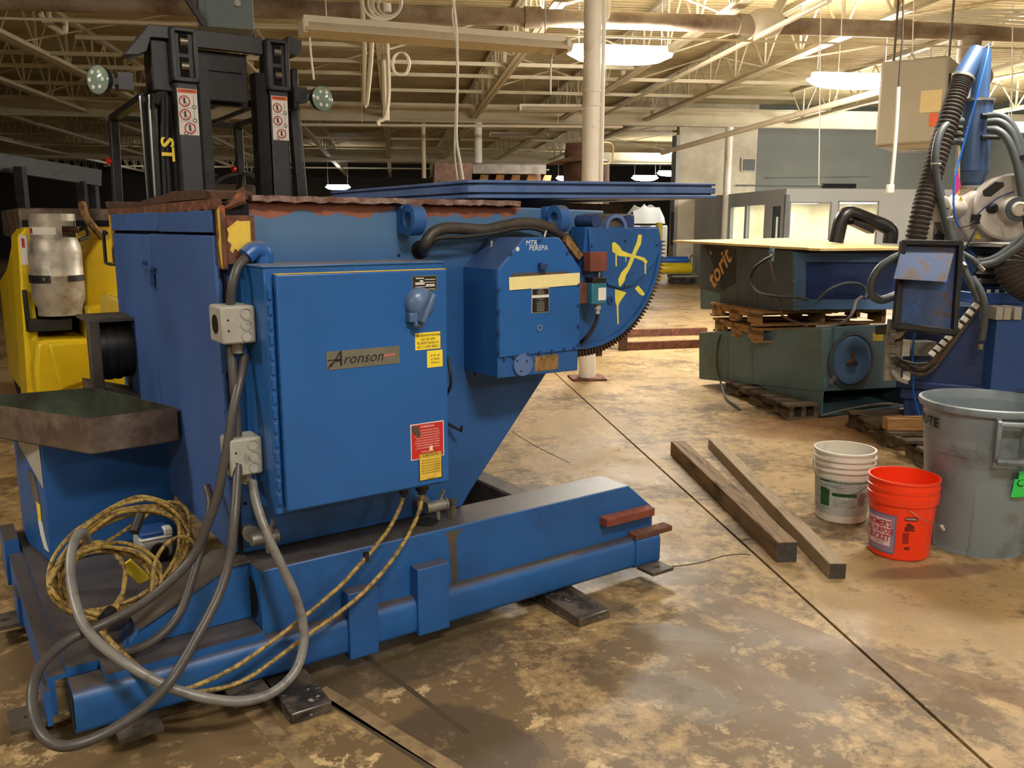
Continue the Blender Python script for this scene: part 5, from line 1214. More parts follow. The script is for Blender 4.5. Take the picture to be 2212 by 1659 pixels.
# dim steel frame and dark gear far left
fr = thing('steel_frame', 'dim steel mezzanine frame in the dark at the far left', 'frame', V((-7, 13, 0)))
MB('mast').bar(at(-60, 342, 13), at(212, 385, 14.5), .22, .26).obj('beam', fr, world=True)
for x, y, Y in ((42, 360, 13.2), (200, 395, 14.4), (176, 392, 14.2)):
    p = at(x, y, Y); MB('mast').bar(p, (p.x, p.y, 0), .13, .13, (1, 0, 0)).obj('post', fr, world=True)
K['tan_letter'] = mat('tan_lettering', (204, 152, 88), .6, var=.1, scale=30)
# ------------------------------------------------------------------ right side: hoppers, pallets, sheet
class Plane:
    def __init__(s, o, ex, ey):
        s.o = V(o); s.ex = V(ex).normalized(); s.ez = s.ex.cross(V(ey)).normalized(); s.ey = s.ez.cross(s.ex)
    def __call__(s, x, y, off=0.0):
        r = ray(x, y); o = s.o + s.ez*off; return C0 + r * ((o - C0).dot(s.ez) / r.dot(s.ez))
    def slab(s, mb, pts, off, t):
        vs = [s(x, y, off) for x, y in pts]; return mb.loft(vs, [v + s.ez*t for v in vs])
    def T(s, x, y, off, ang=0.0):
        a = math.radians(ang); return plateT(s(x, y, off), s.ex*math.cos(a) + s.ey*math.sin(a), s.ey*math.cos(a) - s.ex*math.sin(a))
def pallet(name, label, corner, ux, w, d, z0, mt, group=None, h=.125, nb=7):
    """corner on the ground plan, ux heading of the stringer-end side"""
    p = thing(name, label, 'pallet', V((corner.x, corner.y, z0)), math.atan2(ux.y, ux.x), group)
    for k in range(3):
        x = .02 + k*(w-.06)/2
        m = MB(mt); m.box(x, x+.04, 0, d*.22, .018, h-.02).box(x, x+.04, d*.40, d*.60, .018, h-.02).box(x, x+.04, d*.78, d, .018, h-.02).box(x, x+.04, 0, d, h-.06, h-.02)
        m.obj('stringer', p)
    r = random.Random(nb)
    for k in range(nb):
        y = k*(d-.1)/(nb-1); MB(mt).box(r.uniform(-.01, .004), w+r.uniform(-.004, .01), y, y+.095, h-.02, h).obj('deck_board', p)
    for y in (0, d/2-.05, d-.1): MB(mt).box(0, w, y, y+.095, 0, .018).obj('bottom_board', p)
    return p
UP = V((0, 0, 1))
Ab, At = at(1777, 846, 6.66), at(1777, 709, 6.66); Lb, Lt_ = at(1512, 819, 8.15), at(1511, 718, 8.15)
hd = (Ab - Lb); hd.z = 0; hd.normalize(); pr_ = V((-hd.y, hd.x, 0))
wd = .95
lo = thing('dust_collector', 'lower grey-green dust collector with a round access door, tilted on an old pallet', 'dust collector', V((Ab.x, Ab.y, 0)), 0)
MB('torit').loft([Ab, At, At+pr_*wd, Ab+pr_*wd], [Lb, Lt_, Lt_+pr_*wd, Lb+pr_*wd]).obj('housing', lo, world=True, bevel=.004)
SF = Plane(Lb, Ab-Lb, Lt_-Lb); FF = Plane(Ab, pr_, At-Ab)
for a, b in ((1511, 1573), (1576, 1625), (1628, 1776)):
    f = lambda x, top: (718 + (x-1511)*(709-718)/266 if top else 819 + (x-1512)*(846-819)/265)
    SF.slab(MB('torit'), [(a, f(a, 1)+1), (b, f(b, 1)+1), (b, f(b, 0)-1), (a, f(a, 0)-1)], 0, .004).obj('side_panel', lo, world=True)
FF.slab(MB('torit'), [(1779, 711), (1945, 704), (1945, 836), (1779, 845)], 0, .003).obj('front_panel', lo, world=True)
dc = FF(1836, 778, .004)
dd = MB('torit_dark').lathe([(.235, 0), (.235, .02), (.205, .028), (.2, .012), (.2, 0)], dc, FF.ez, 40).obj('door_gasket', lo, world=True)
MB('torit_blue').lathe([(.2, .01), (.19, .035), (.15, .04), (.11, .02), (0, .012)], dc, FF.ez, 40).obj('round_door', lo, world=True)
m = MB('rust_dark')
for k in range(3):
    d = FF.ex*math.cos(k*2.094+1.5) + FF.ey*math.sin(k*2.094+1.5); n_ = FF.ex*-math.sin(k*2.094+1.5) + FF.ey*math.cos(k*2.094+1.5)
    c = dc + FF.ez*.02; m.loft([c+n_*.02, c-n_*.02, c+d*.062-n_*.008, c+d*.062+n_*.008], [c+n_*.02+FF.ez*.03, c-n_*.02+FF.ez*.03, c+d*.06-n_*.006+FF.ez*.02, c+d*.06+n_*.006+FF.ez*.02])
m.obj('star_knob', lo, world=True)
MB('galv').bar(FF(1810, 806, .03), FF(1792, 830, .02), .035, .012, FF.ez).obj('door_latch', lo, world=True)
FF.slab(MB('yellow_old'), [(1885, 719), (1908, 719), (1908, 736), (1885, 736)], .003, .001).obj('tan_sticker', lo, world=True)
# open chute under it
g0 = gz(1781, 908); bk = -hd*1.0
c_a, c_b = V((Ab.x, Ab.y, .012)), V((Ab.x, Ab.y, Ab.z)); c_c, c_d = c_a + pr_*wd, c_b + pr_*wd
m = MB('torit')
q_a = c_a + bk*.9; q_a.z = .16; q_b = Ab + (Lb-Ab)*.55
m.add([c_a, c_b, q_b, q_a], [(0, 1, 2, 3)]); m.add([p + pr_*.012 for p in (c_a, c_b, q_b, q_a)], [(3, 2, 1, 0)]); m.add([c_a, c_b, c_b+pr_*.012, c_a+pr_*.012], [(0, 1, 2, 3)])
m.add([c_a, c_c, q_a+pr_*wd, q_a], [(0, 1, 2, 3)]); m.add([p+pr_*wd for p in (c_a, c_b, q_b, q_a)], [(0, 1, 2, 3)]); m.add([q_a, q_b, q_b+pr_*wd, q_a+pr_*wd], [(0, 1, 2, 3)])
m.obj('open_chute', lo, world=True, flip=False)
m = MB('galv').tube([c_a + V((0, 0, .01)), c_a + pr_*.35 + V((0, 0, .045)), c_a + pr_*.7 + V((0, 0, .05)), c_c], .01, 6); m.obj('chute_lip', lo, world=True)
m = MB('hose').tube([SF(1557, 722, .02), SF(1550, 752, .03), SF(1549, 790, .03), SF(1556, 822, .04), at(1568, 858, 7.35), at(1594, 880, 7.0), gz(1598, 884, .02)], .009, 6)
for dx in (-14, -6, 4): m.tube([gz(1598, 884, .02), gz(1598+dx, 886, .01)], .004, 5, 1)
m.obj('frayed_cable', lo, world=True)
# pallets
pc0 = gz(1699, 908); pc1 = gz(1561, 848); d_ = (pc1-pc0); Lp = d_.length; d_.normalize(); ux = V((d_.y, -d_.x, 0)); ux = ux if ux.x > 0 else -ux
pallet('pallet', 'old grey pallet on the floor under the lower dust collector', pc0, ux, .27, 1.15, 0, 'pallet_old')
pn = at(1633, 700, 7.15); pf = at(1541, 690, 8.0); d_ = pf-pn; d_.z = 0; d_.normalize(); ux = V((d_.y, -d_.x, 0)); ux = ux if ux.x > 0 else -ux
zt_ = at(1633, 673, 7.15).z
pallet('pallet', 'upper of the two light wooden pallets between the dust collectors', pn, ux, 1.2, .95, zt_-.125, 'pallet')
pallet('pallet', 'lower light wooden pallet wedged on top of the tilted dust collector', pn + V((.02, .03, 0)), ux, 1.15, .9, zt_-.27, 'pallet', nb=6)
# upper collector
A2b, A2t = at(1712, 671, 6.95), at(1712, 541, 6.95); L2b, L2t = at(1514, 668, 8.35), at(1513, 527, 8.35)
up = thing('dust_collector', 'upper dark slate dust collector lying on pallets under the particle board sheet', 'dust collector', V((A2b.x, A2b.y, A2b.z)), 0)
h2 = (A2b-L2b); h2.z = 0; h2.normalize(); p2 = V((-h2.y, h2.x, 0))
MB('torit_dark').loft([A2b, A2t, A2t+p2*1.15, A2b+p2*1.15], [L2b, L2t, L2t+p2*1.15, L2b+p2*1.15]).obj('housing', up, world=True, bevel=.004)
S2 = Plane(L2b, A2b-L2b, L2t-L2b); F2 = Plane(A2b, p2, A2t-A2b)
for a, b in ((1514, 1593), (1596, 1636), (1639, 1711)):
    S2.slab(MB('torit_dark'), [(a, 528+(a-1513)*.066), (b, 528+(b-1513)*.066), (b, 667+(b-1513)*.016), (a, 667+(a-1513)*.016)], 0, .004).obj('side_panel', up, world=True)
S2.slab(MB('black'), [(1521, 530), (1590, 536), (1590, 612), (1560, 628), (1536, 560)], .004, .001).obj('dark_emblem', up, world=True)
MB('tan_letter').text('torit', .25, S2.T(1554, 580, .006, 38), .1, .95, .02).obj('torit_lettering', up, world=True)
MB('pail').text('d', .06, S2.T(1535, 546, .006, 38)).obj('small_emblem', up, world=True)
S2.slab(MB('torit'), [(1515, 625), (1555, 634), (1558, 666), (1515, 667)], .004, .002).obj('lower_patch', up, world=True)
fr_ = MB('torit_blue')
for q in (((1713, 544), (1735, 546), (1735, 668), (1713, 670)), ((1735, 546), (1960, 548), (1960, 567), (1735, 566)), ((1735, 646), (1960, 646), (1960, 668), (1735, 668))):
    F2.slab(fr_, q, 0, .035)
fr_.obj('front_frame', up, world=True, bevel=.003)
F2.slab(MB('navy'), [(1737, 567), (1960, 568), (1960, 645), (1737, 645)], -.0, .006).obj('recessed_panel', up, world=True)
for x, y in ((1732, 560), (1716, 566), (1714, 607), (1727, 656), (1714, 650), (1766, 668), (1726, 668)):
    MB('galv').disc(F2(x, y, .035), F2.ez, .009, .005, 8).obj('bolt', up, world=True)
def wtube(name, par, mt, pts, r, n=7):
    return MB(mt).tube([at(*p) for p in pts], r, n, 5).obj(name, par, world=True)
wtube('black_cable', up, 'rubber', [(1667, 536, 7.1), (1668, 552, 7.0), (1652, 562, 7.0), (1630, 580, 7.1), (1622, 605, 7.15), (1636, 630, 7.0), (1670, 640, 6.8), (1715, 642, 6.75), (1748, 648, 6.7)], .012)
wtube('grey_cable', up, 'hose_grey', [(1768, 646, 6.85), (1790, 626, 6.8), (1825, 612, 6.8), (1858, 614, 6.85), (1872, 630, 6.85), (1868, 645, 6.8)], .012)
wtube('pale_cable', up, 'conduit_light', [(1862, 641, 6.75), (1850, 650, 6.7), (1843, 672, 6.6), (1828, 692, 6.6), (1800, 704, 6.7), (1762, 706, 6.75)], .013)
wtube('striped_cable', up, 'rust_dark', [(1664, 560, 7.0), (1668, 590, 6.98), (1678, 620, 6.95), (1686, 650, 6.9), (1687, 676, 6.85), (1700, 688, 6.8), (1745, 706, 6.72)], .009)
wtube('junction_stub', up, 'torit', [(1668, 536, 7.05), (1666, 565, 7.03)], .022)
# sheet on top with broken edge
F_, Lq, R_q, B_q = at(1772, 537, 6.62), at(1457, 519, 8.35), at(1975, 535, 7.05), at(1720, 513.5, 9.0)
edge = []
rs = random.Random(4)
for p, q, n in ((Lq, F_, 26), (F_, R_q, 14), (R_q, B_q, 4), (B_q, Lq, 4)):
    for i in range(n):
        d = (q-p).normalized(); o = V((-d.y, d.x, 0)) * (rs.uniform(-.03, .02) if n > 10 else 0); edge.append(p.lerp(q, i/n) + o)
sh_ = MB('ply').loft([p - V((0, 0, .018)) for p in edge], edge).obj('particle_sheet'); tag(sh_, 'pale broken particle board sheet lying on the upper dust collector', 'board')
bp_ = MB('pvc').tube([at(1806, 524, 7.6), at(1811, 500, 7.6), at(1818, 474, 7.6), at(1832, 460, 7.62), at(1855, 466, 7.65), at(1885, 478, 7.7), at(1910, 488, 7.7), at(1924, 500, 7.7), at(1922, 526, 7.7)], .062, 16, 4).obj('black_pipe'); tag(bp_, 'thick black bent pipe standing on the particle board sheet', 'pipe')
MB('pvc').bar(at(1838, 480, 7.55), at(1882, 500, 7.6), .09, .04).obj('pipe_bracket', bp_)

# ------------------------------------------------------------------ floor things on the right
def timber(name, label, near, far, w, h, mt):
    d = far - near; L = d.length; t = thing(name, label, 'timber', near, math.atan2(d.y, d.x))
    m = MB(mt).box(0, L, -w/2, w/2, 0, h); o = m.obj('beam', t, bevel=.004)
    MB('wood_end').box(-.002, 0, -w/2+.002, w/2-.002, .002, h-.002).obj('end_grain', t); return t
timber('timber', 'thick dark square timber lying on the floor, left of the pair', gz(1699, 1214), gz(1463, 982), .095, .095, 'wood_dark')
timber('timber', 'thinner pale timber lying beside the thick one, nearer the buckets', gz(1808, 1250), gz(1541, 968), .075, .07, 'wood')

def tapered(o, R0, R1, h): return lambda z: R0 + (R1-R0)*z/h
# white pail
b0 = gz(1814, 1133); c0 = V((b0.x, b0.y, 0)); c0 += V((c0.x, c0.y, 0)).normalized()*.125
wpail = thing('pail', 'white plastic pail with faded green label and wire bail', 'bucket', c0)
RT, RB, HH = .148, .126, .375
rr = lambda z: RB + (RT-RB)*z/HH
prof = [(0, .004), (RB-.008, 0), (RB, .008), (rr(.27), .27), (rr(.27)+.011, .272), (rr(.28)+.011, .279), (rr(.28), .281), (rr(.30), .30), (rr(.30)+.012, .302), (rr(.31)+.012, .309), (rr(.31), .311),
        (rr(.33), .33), (rr(.33)+.011, .332), (rr(.34)+.011, .339), (rr(.34), .341), (RT, .362), (RT+.006, .364), (RT+.006, .375), (RT-.003, .375), (rr(.02)-.004, .02), (0, .016)]
MB('pail').lathe(prof, n=44).obj('shell', wpail, sharp=30)
fa = math.atan2(-c0.y, -c0.x)
def lab(par, mt, z0, z1, a0, a1, R0, R1, HH_, off): 
    f = lambda z: R0 + (R1-R0)*z/HH_ + off
    return MB(mt).patch_on_cyl((0, 0, 0), f(z0), z0, f(z1), z1, fa+a0, fa+a1, 16)
lab(wpail, 'pail_label', .045, .235, -1.5, 1.5, RB, RT, HH, .0012).obj('label', wpail, flip=False)
lab(wpail, 'green_print', .218, .228, -.9, 1.35, RB, RT, HH, .002).obj('green_band', wpail, flip=False)
lab(wpail, 'green_print', .148, .166, -.35, .55, RB, RT, HH, .002).obj('green_band', wpail, flip=False)
lab(wpail, 'green_print', .09, .185, -.85, -.45, RB, RT, HH, .002).obj('green_picture', wpail, flip=False)
lab(wpail, 'mauve', .10, .17, .62, .95, RB, RT, HH, .002).obj('pink_panel', wpail, flip=False)
m = MB('torit_dark')
for k in range(4): m.text_on_cyl('mix only the amount that can be used at once', .009, (0, 0, 0), rr(.2)+.002, .208-.012*k, fa+.25, .8)
m.obj('small_print', wpail, flip=False); m = MB('torit_dark')
for k in range(5): m.text_on_cyl('apply with a trowel to clean dry surfaces', .008, (0, 0, 0), rr(.12)+.002, .138-.011*k, fa+.1, .8)
m.obj('small_print', wpail, flip=False); m = MB('pail'); m.text_on_cyl('DO NOT LEAVE A PART OF THIS PRODUCT IN THE SUN', .008, (0, 0, 0), rr(.22)+.003, .223, fa+.2, .9); m.obj('small_print', wpail, flip=False)
def bail(par, mt, R, z, drop, ang, r=.0022):
    pts = []
    for i in range(17):
        t = PI*i/16; x = R*math.cos(t); s = math.sin(t); pts.append(V((x*math.cos(ang) - (-R*s*.98)*math.sin(ang)*-1*0 + R*s*1.03*math.cos(ang-PI/2), x*math.sin(ang) + R*s*1.03*math.sin(ang-PI/2), z - drop*s)))
    return MB(mt).tube(pts, r, 6, 2).obj('wire_bail', par)
bail(wpail, 'galv', RT+.004, .295, .12, fa+PI/2)
# orange bucket
b0 = gz(1938, 1212); c0 = V((b0.x, b0.y, 0)); c0 += c0.normalized()*.128
ob = thing('bucket', 'bright orange plastic bucket with printed purple-grey label beside the trash can', 'bucket', c0)
RT, RB, HH = .150, .130, .372
rr = lambda z: RB + (RT-RB)*z/HH
MB('orange').lathe([(0, .004), (RB-.008, 0), (RB, .008), (rr(.265), .265), (rr(.265)+.008, .262), (rr(.28)+.009, .285), (rr(.30)+.009, .30), (rr(.30)+.005, .302), (rr(.32)+.005, .318), (rr(.32)+.008, .32), (rr(.34)+.008, .335), (rr(.34)+.004, .337), (RT, .36), (RT+.006, .362), (RT+.006, .372), (RT-.003, .372), (rr(.02)-.004, .02), (0, .016)], n=48).obj('shell', ob, sharp=30)
fa = math.atan2(-c0.y, -c0.x)
lab(ob, 'torit_blue', .03, .215, -1.35, -.12, RB, RT, HH, .0010).obj('label_edge', ob, flip=False)
lab(ob, 'mauve', .036, .209, -1.33, -.15, RB, RT, HH, .0016).obj('label', ob, flip=False)
lab(ob, 'pink_label', .065, .192, -1.25, -.27, RB, RT, HH, .0022).obj('label_panel', ob, flip=False)
m = MB('red_print')
for i, (t, s, sx) in enumerate((("HOMER'S", .042, .72), ('ALL PURPOSE', .036, .66), ('BUCKET', .042, .72))):
    m.text_on_cyl(t, s, (0, 0, 0), rr(.168-.034*i)+.0035, .168-.034*i, fa-.70, sx, .054, .1, .03)
m.use('black_print').text_on_cyl('5 Gallons', .015, (0, 0, 0), rr(.08)+.0035, .077, fa-.68, 1); m.obj('label_lettering', ob, flip=False)
m = MB('dark_red')
def op(z0, z1, a0, a1): 
    f = lambda z: RB + (RT-RB)*z/HH + .0012
    m.patch_on_cyl((0, 0, 0), f(z0), z0, f(z1), z1, fa+a0, fa+a1, 4)
op(.198, .217, .12, .50); op(.06, .072, .18, .28); op(.058, .076, .30, .34)
def opd(z, a, r_, n=12):
    R = rr(z)+.0012; vs = [V((R*math.cos(fa+a+r_*math.cos(2*PI*i/n)/R), R*math.sin(fa+a+r_*math.cos(2*PI*i/n)/R), z+r_*math.sin(2*PI*i/n))) for i in range(n)]; m.add(vs, [tuple(range(n))])
opd(.178, .26, .011); opd(.168, .35, .012); opd(.163, .20, .009); op(.148, .160, .14, .30); op(.150, .156, .32, .46)
for k in range(7): op(.140-.0075*k, .1355-.0075*k, .10, .28 if k % 2 else .3)
m.obj('warning_print', ob, flip=False)
m = MB('white_print').text_on_cyl('WARNING', .012, (0, 0, 0), rr(.207)+.002, .2075, fa+.31, .8); m.obj('warning_word', ob, flip=False)
pts = [V(((rr(.25)+.01)*math.cos(fa+.22), (rr(.25)+.01)*math.sin(fa+.22), .252))]
for k in range(1, 9): t = k/8; a = fa+.22 + 1.15*t; R = rr(.2)+.012+.03*t; pts.append(V((R*math.cos(a), R*math.sin(a), .252-.085*math.sin(t*1.4))))
MB('galv').tube(pts, .0018, 6, 3).obj('wire_bail', ob)
MB('white_print').tube([pts[-2]+V((0, 0, 0)), pts[-1]+V((0, 0, -.02))], .007, 8, 1).obj('grip', ob)

# trash can
b0 = gz(2098, 1203); c0 = V((b0.x, b0.y, 0)); c0 += c0.normalized()*.215
tcn = thing('trash_can', 'big round grey plastic trash can with neon tag at the right edge', 'trash can', c0)
RT, RB, HH = .283, .218, .705
rr = lambda z: RB + (RT-.018-RB)*z/HH
fa = math.atan2(-c0.y, -c0.x)
n = 180; vs = []
def rib(a):  # broad raised flutes of the lower wall
    t = a % (PI/2); e = .03
    return 1 if e < t < .85-e else (0 if t > .85 or t < 0 else (t/e if t <= e else (.85-t)/e))
zs = [0, .012, .05, .42, .455, .472, .66]
m = MB('can'); grid = []
for z in zs:
    row = []
    for i in range(n):
        a = 2*PI*i/n; R = rr(z)
        if z < .47: R -= .020*(1-rib(a - fa + .1)) if z > .03 else .004
        else: R += .004
        row.append(V((R*math.cos(a), R*math.sin(a), z)))
    grid.append(row)
for row in grid: vs += row
k = len(zs)
m.add(vs, [(q*n+i, q*n+(i+1) % n, (q+1)*n+(i+1) % n, (q+1)*n+i) for q in range(k-1) for i in range(n)])
m.lathe([(rr(.66)+.004, .66), (RT+.004, .672), (RT+.010, .685), (RT+.008, .702), (RT-.004, .706), (RT-.012, .69), (RB-.006, .012), (0, .01)], n=72); m.lathe([(0, 0), (RB-.004, 0)], n=72)
m.obj('shell', tcn, flip=False, sharp=32)
ha = fa + .38
def cylp(R, a, z): return V((R*math.cos(a), R*math.sin(a), z))
m = MB('can')
for s in (-.20, .20):
    m.loft([cylp(RT-.005, ha+s-.035, .68), cylp(RT-.005, ha+s+.035, .68), cylp(RT-.012, ha+s+.03, .47), cylp(RT-.012, ha+s-.03, .47)],
           [cylp(RT+.055, ha+s-.03, .665), cylp(RT+.055, ha+s+.03, .665), cylp(RT+.045, ha+s+.025, .49), cylp(RT+.045, ha+s-.025, .49)])
q = [cylp(RT+.045, ha-.2+.4*i/8, .49) for i in range(9)]; m.tube(q, .018, 8, 2); m.tube([p + V((0, 0, .165)) for p in q], .012, 8, 2)
m.obj('handle', tcn, bevel=.004)
MB('black_print').text_on_cyl('BRUTE', .06, (0, 0, 0), rr(.6)+.011, .605, fa-1.14, 1.15, 0, 0, .035).obj('raised_lettering', tcn, flip=False)
m = MB('torit_dark')
for kk in range(3): m.text_on_cyl('32 gal / 121 L', .014, (0, 0, 0), rr(.55)+.006, .56-.02*kk, fa-1.12, 1)
m.obj('moulded_print', tcn, flip=False)
m = MB('green_tag').patch_on_cyl((0, 0, 0), rr(.34)+.02, .31, rr(.44)+.03, .40, fa+.52, fa+.95, 6); m.patch_on_cyl((0, 0, 0), rr(.44)+.03, .40, rr(.44)+.03, .435, fa+.58, fa+.95, 6)
m.use('black_print').text_on_cyl('C', .05, (0, 0, 0), rr(.4)+.032, .38, fa+.62, 1); m.obj('hang_tag', tcn, flip=False)
# ------------------------------------------------------------------ blue and white process machine on its pallet
YR = 6.1
rb0 = at(2060, 930, YR); rb0.z = .15
pm = thing('process_machine', 'blue and off-white process machine with tall hopper tube, hoses and wiring on a dark pallet', 'machine', rb0, 0)
def pw(mb, name, par=None, **k): return mb.obj(name, par or pm, world=True, **k)
def rt(pts, r, mt, name, par=None, n=10, sm=5): return pw(MB(mt).tube([at(*p) for p in pts], r, n, sm), name, par)
xl = at(1948, 800, YR).x; xr = at(2150, 800, YR).x
ztop = at(2060, 655, YR).z
def foot_print(e=0.0, w_=1.05, d_=.62):
    fx_, dx_ = V((.891, -.454, 0)), V((.454, .891, 0)); o = V((xl, YR, 0)) - fx_*e - dx_*e
    return [(p.x, p.y) for p in (o, o + fx_*(w_+2*e), o + fx_*(w_+2*e) + dx_*(d_+2*e), o + dx_*(d_+2*e))]
base = pw(MB('navy').prism(foot_print(), 'z', .27, ztop), 'base_cabinet', bevel=.012)
pw(MB('navy').prism(foot_print(.03), 'z', .35, .41), 'base_rail', base, bevel=.015)
pw(MB('navy').prism(foot_print(-.03), 'z', .127, .27), 'base_skid', base, bevel=.01)
xb = at(2143, 800, 5.75).x; zb = at(2150, 690, 5.75).z
cb2 = pw(MB('robot_blue').box(xb, xb+.62, 5.75, YR, .28, zb), 'blue_control_box', bevel=.006)
for y in (735, 752, 800): 
    p = at(2138, y, 5.9); pw(MB('galv').disc(p, (-1, -.5, 0), .008, .008, 8), 'screw', cb2)
zp = at(2150, 640, 6.0).z
pl2 = pw(MB('robot_blue').box(at(2118, 640, 6.0).x, xb+.8, 6.0, 6.65, ztop, zp+.02), 'upper_panel', bevel=.006)
for x in (2136, 2154, 2175): pw(MB('white_print').cbox(at(x, 629, 5.995), .022, .006, .022), 'white_square', pl2)
for i, x in enumerate((2160, 2177, 2200)):
    c = at(x, 668, 5.72); blk = pw(MB('greybox').box(c.x-.022, c.x+.026, 5.72, 5.9, zb, zb+.085), 'connector_block', cb2, bevel=.003)
    pw(MB('hole').disc((c.x+.002, 5.7195, zb+.042), (0, -1, 0), .014, .001, 14), 'socket_hole', blk)
# neck, bellows, white gearbox
cc0 = at(2142, 560, 6.35)
pw(MB('robot_blue').cyl((cc0.x-.04, cc0.y+.1, ztop), (cc0.x-.04, cc0.y+.1, at(0, 530, 6.45).z), .22, .2, 28), 'blue_neck')
zt1, zb1 = at(2142, 532, 6.3).z, at(2142, 615, 6.3).z; pf_ = [(.0, zb1)]
for k in range(11): pf_.append((.165 if k % 2 else .145, zb1+(zt1-zb1)*k/10))
pf_.append((0, zt1)); o0 = V((cc0.x, 6.25, 0))
pw(MB('rubber').lathe(pf_, o0, n=36), 'bellows', sharp=60)
pw(MB('pvc').lathe([(.17, zt1-.05), (.185, zt1-.02), (.17, zt1)], o0, n=36).lathe([(.16, zb1), (.18, zb1+.02), (.16, zb1+.05)], o0, n=36), 'bellows_clamp')
pw(MB('robot').lathe([(0, 0), (.20, 0), (.205, .012), (.2, .022), (.0, .022)], o0+V((.0, 0, zt1)), n=36), 'mounting_flange')
zg = zt1+.022
def R3(x, y, Y=6.12): return at(x, y, Y)
ring_ = [R3(x, y) for x, y in ((2072, 478), (2078, 448), (2088, 428), (2108, 412), (2130, 412), (2150, 430), (2170, 480), (2190, 522), (2098, 524), (2075, 490))]
gbx = pw(MB('robot').loft(ring_, [p + V((.02, .36, 0)) for p in ring_]), 'gear_casing', bevel=.03, seg=4)
# round head with motor end
hc = at(2182, 447, 6.0); ax = V((-.22, -.97, .05)).normalized()
pw(MB('robot').lathe([(0, -.16), (.21, -.16), (.225, -.14), (.225, .0), (.21, .012), (.0, .012)], hc, ax, 48), 'round_head', gbx)
pw(MB('robot').loft([at(x, y, 5.98) for x, y in ((2158, 470), (2180, 430), (2205, 430), (2225, 470), (2200, 522), (2165, 522))], [at(x, y, 5.98)+V((.03, .2, 0)) for x, y in ((2158, 470), (2180, 430), (2205, 430), (2225, 470), (2200, 522), (2165, 522))]), 'motor_leg', gbx, bevel=.03, seg=3)
mc = at(2200, 452, 5.86)
pw(MB('robot').cyl(mc - ax*.0, mc - ax*.2, .085, .1, 32), 'motor_end', gbx)
pw(MB('torit_dark').ring(mc, ax, .082, .05, .012, 32), 'dark_ring', gbx)
pw(MB('robot').lathe([(0, .0), (.05, .0), (.048, .03), (.035, .036), (.03, .02), (0, .02)], mc, ax, 28), 'end_cap', gbx)
lc = at(2025, 451, 6.05); la = V((-.85, -.5, 0)).normalized()
pw(MB('robot').lathe([(0, .0), (.075, .0), (.092, -.01), (.092, -.03), (.07, -.045), (.07, -.24), (0, -.24)], lc, la, 32), 'left_motor', gbx)
m = MB('torit_dark')
X_, Y_, Z_ = frame_from(la)
for k in range(6): m.disc(lc + X_*.078*math.cos(k*1.047) + Y_*.078*math.sin(k*1.047), la, .007, .006, 8)
pw(m, 'motor_bolts', gbx)
pw(MB('galv').box(at(2010, 480, 6.15).x, at(2056, 480, 6.15).x, 6.1, 6.3, ztop, at(2030, 476, 6.15).z), 'grey_bracket')
pw(MB('rubber').ring(at(2026, 505, 6.08), (0, -1, 0), .02, .012, .012, 16).cbox(at(2026, 515, 6.1), .07, .04, .06), 'eye_bolt')
m = MB('black_print'); pw(MB('yellow_tag').prism([(p.x, p.z) for p in (at(2104, 516, 6.1), at(2112, 503, 6.1), at(2119, 516, 6.1))], 'y', 6.095, 6.1), 'warning_triangle', gbx)
pw(MB('yellow_tag').prism([(p.x, p.z) for p in (at(2070, 434, 6.1), at(2074, 422, 6.1), at(2079, 434, 6.1))], 'y', 6.09, 6.095), 'warning_triangle', gbx)
pw(MB('rubber').loft([at(x, y, 5.82) for x, y in ((2122, 412), (2150, 390), (2168, 392), (2170, 402), (2140, 425), (2124, 424))], [at(x, y, 5.92) for x, y in ((2122, 412), (2150, 390), (2168, 392), (2170, 402), (2140, 425), (2124, 424))]), 'black_plug', bevel=.008)
pw(MB('black').cbox(at(2112, 473, 6.05), .07, .05, .065), 'sensor_box', bevel=.004)
pw(MB('rubber').lathe([(0, .02), (.02, .03), (.034, .015), (.036, -.02), (0, -.02)], at(2144, 450, 6.0), (.1, -1, 0), 9), 'black_knob')
rt([(2110, 465, 6.0), (2125, 450, 5.98), (2160, 425, 5.96), (2190, 414, 5.95)], .005, 'navy', 'thin_cable')
rt([(2106, 478, 6.0), (2090, 488, 6.0), (2072, 491, 6.0)], .005, 'cord_dk', 'thin_cable')
rt([(2108, 492, 6.0), (2100, 510, 5.98), (2085, 535, 5.97), (2076, 543, 5.97)], .008, 'rubber', 'thin_cable')
# inlet flange and hopper tower
tc0 = at(2098, 407, 6.3); ht_ = tc0
pw(MB('galv').lathe([(0, 0), (.11, 0), (.11, .018), (0, .018)], tc0, (0, 0, 1), 28), 'inlet_flange')
pw(MB('robot').cyl(tc0 - V((0, 0, .12)), tc0, .08, .085, 24), 'inlet_neck')
def tp_(y, x): return at(x, y, 6.3)
pA, pB, pC, pD, pE = tp_(404, 2097), tp_(370, 2098), tp_(217, 2110), tp_(212, 2114), tp_(108, 2121)
pw(MB('chute').cyl(pA, pB, .072, .112, 28, False), 'hopper_cone')
pw(MB('tower').cyl(pB, pC, .107, .107, 32), 'lower_tube')
pw(MB('galv').cyl(pC - V((0, 0, .012)), pC + V((0, 0, .006)), .118, .118, 32), 'tube_collar')
pw(MB('tower').cyl(pD, pE, .066, .062, 28), 'upper_tube')
pw(MB('chute').cyl(at(2078, 170, 6.25), at(2112, 108, 6.3), .07, .055, 24), 'side_inlet')
m = MB('rubber').cyl(pE, pE + V((.05, 0, .04)), .02, .015, 10); pw(m, 'top_fitting')
L_ = [at(*p) for p in ((2082, 165, 6.22), (2070, 195, 6.2), (2052, 250, 6.15), (2030, 320, 6.1), (2010, 390, 6.05), (1992, 455, 6.0), (1975, 530, 5.98))]
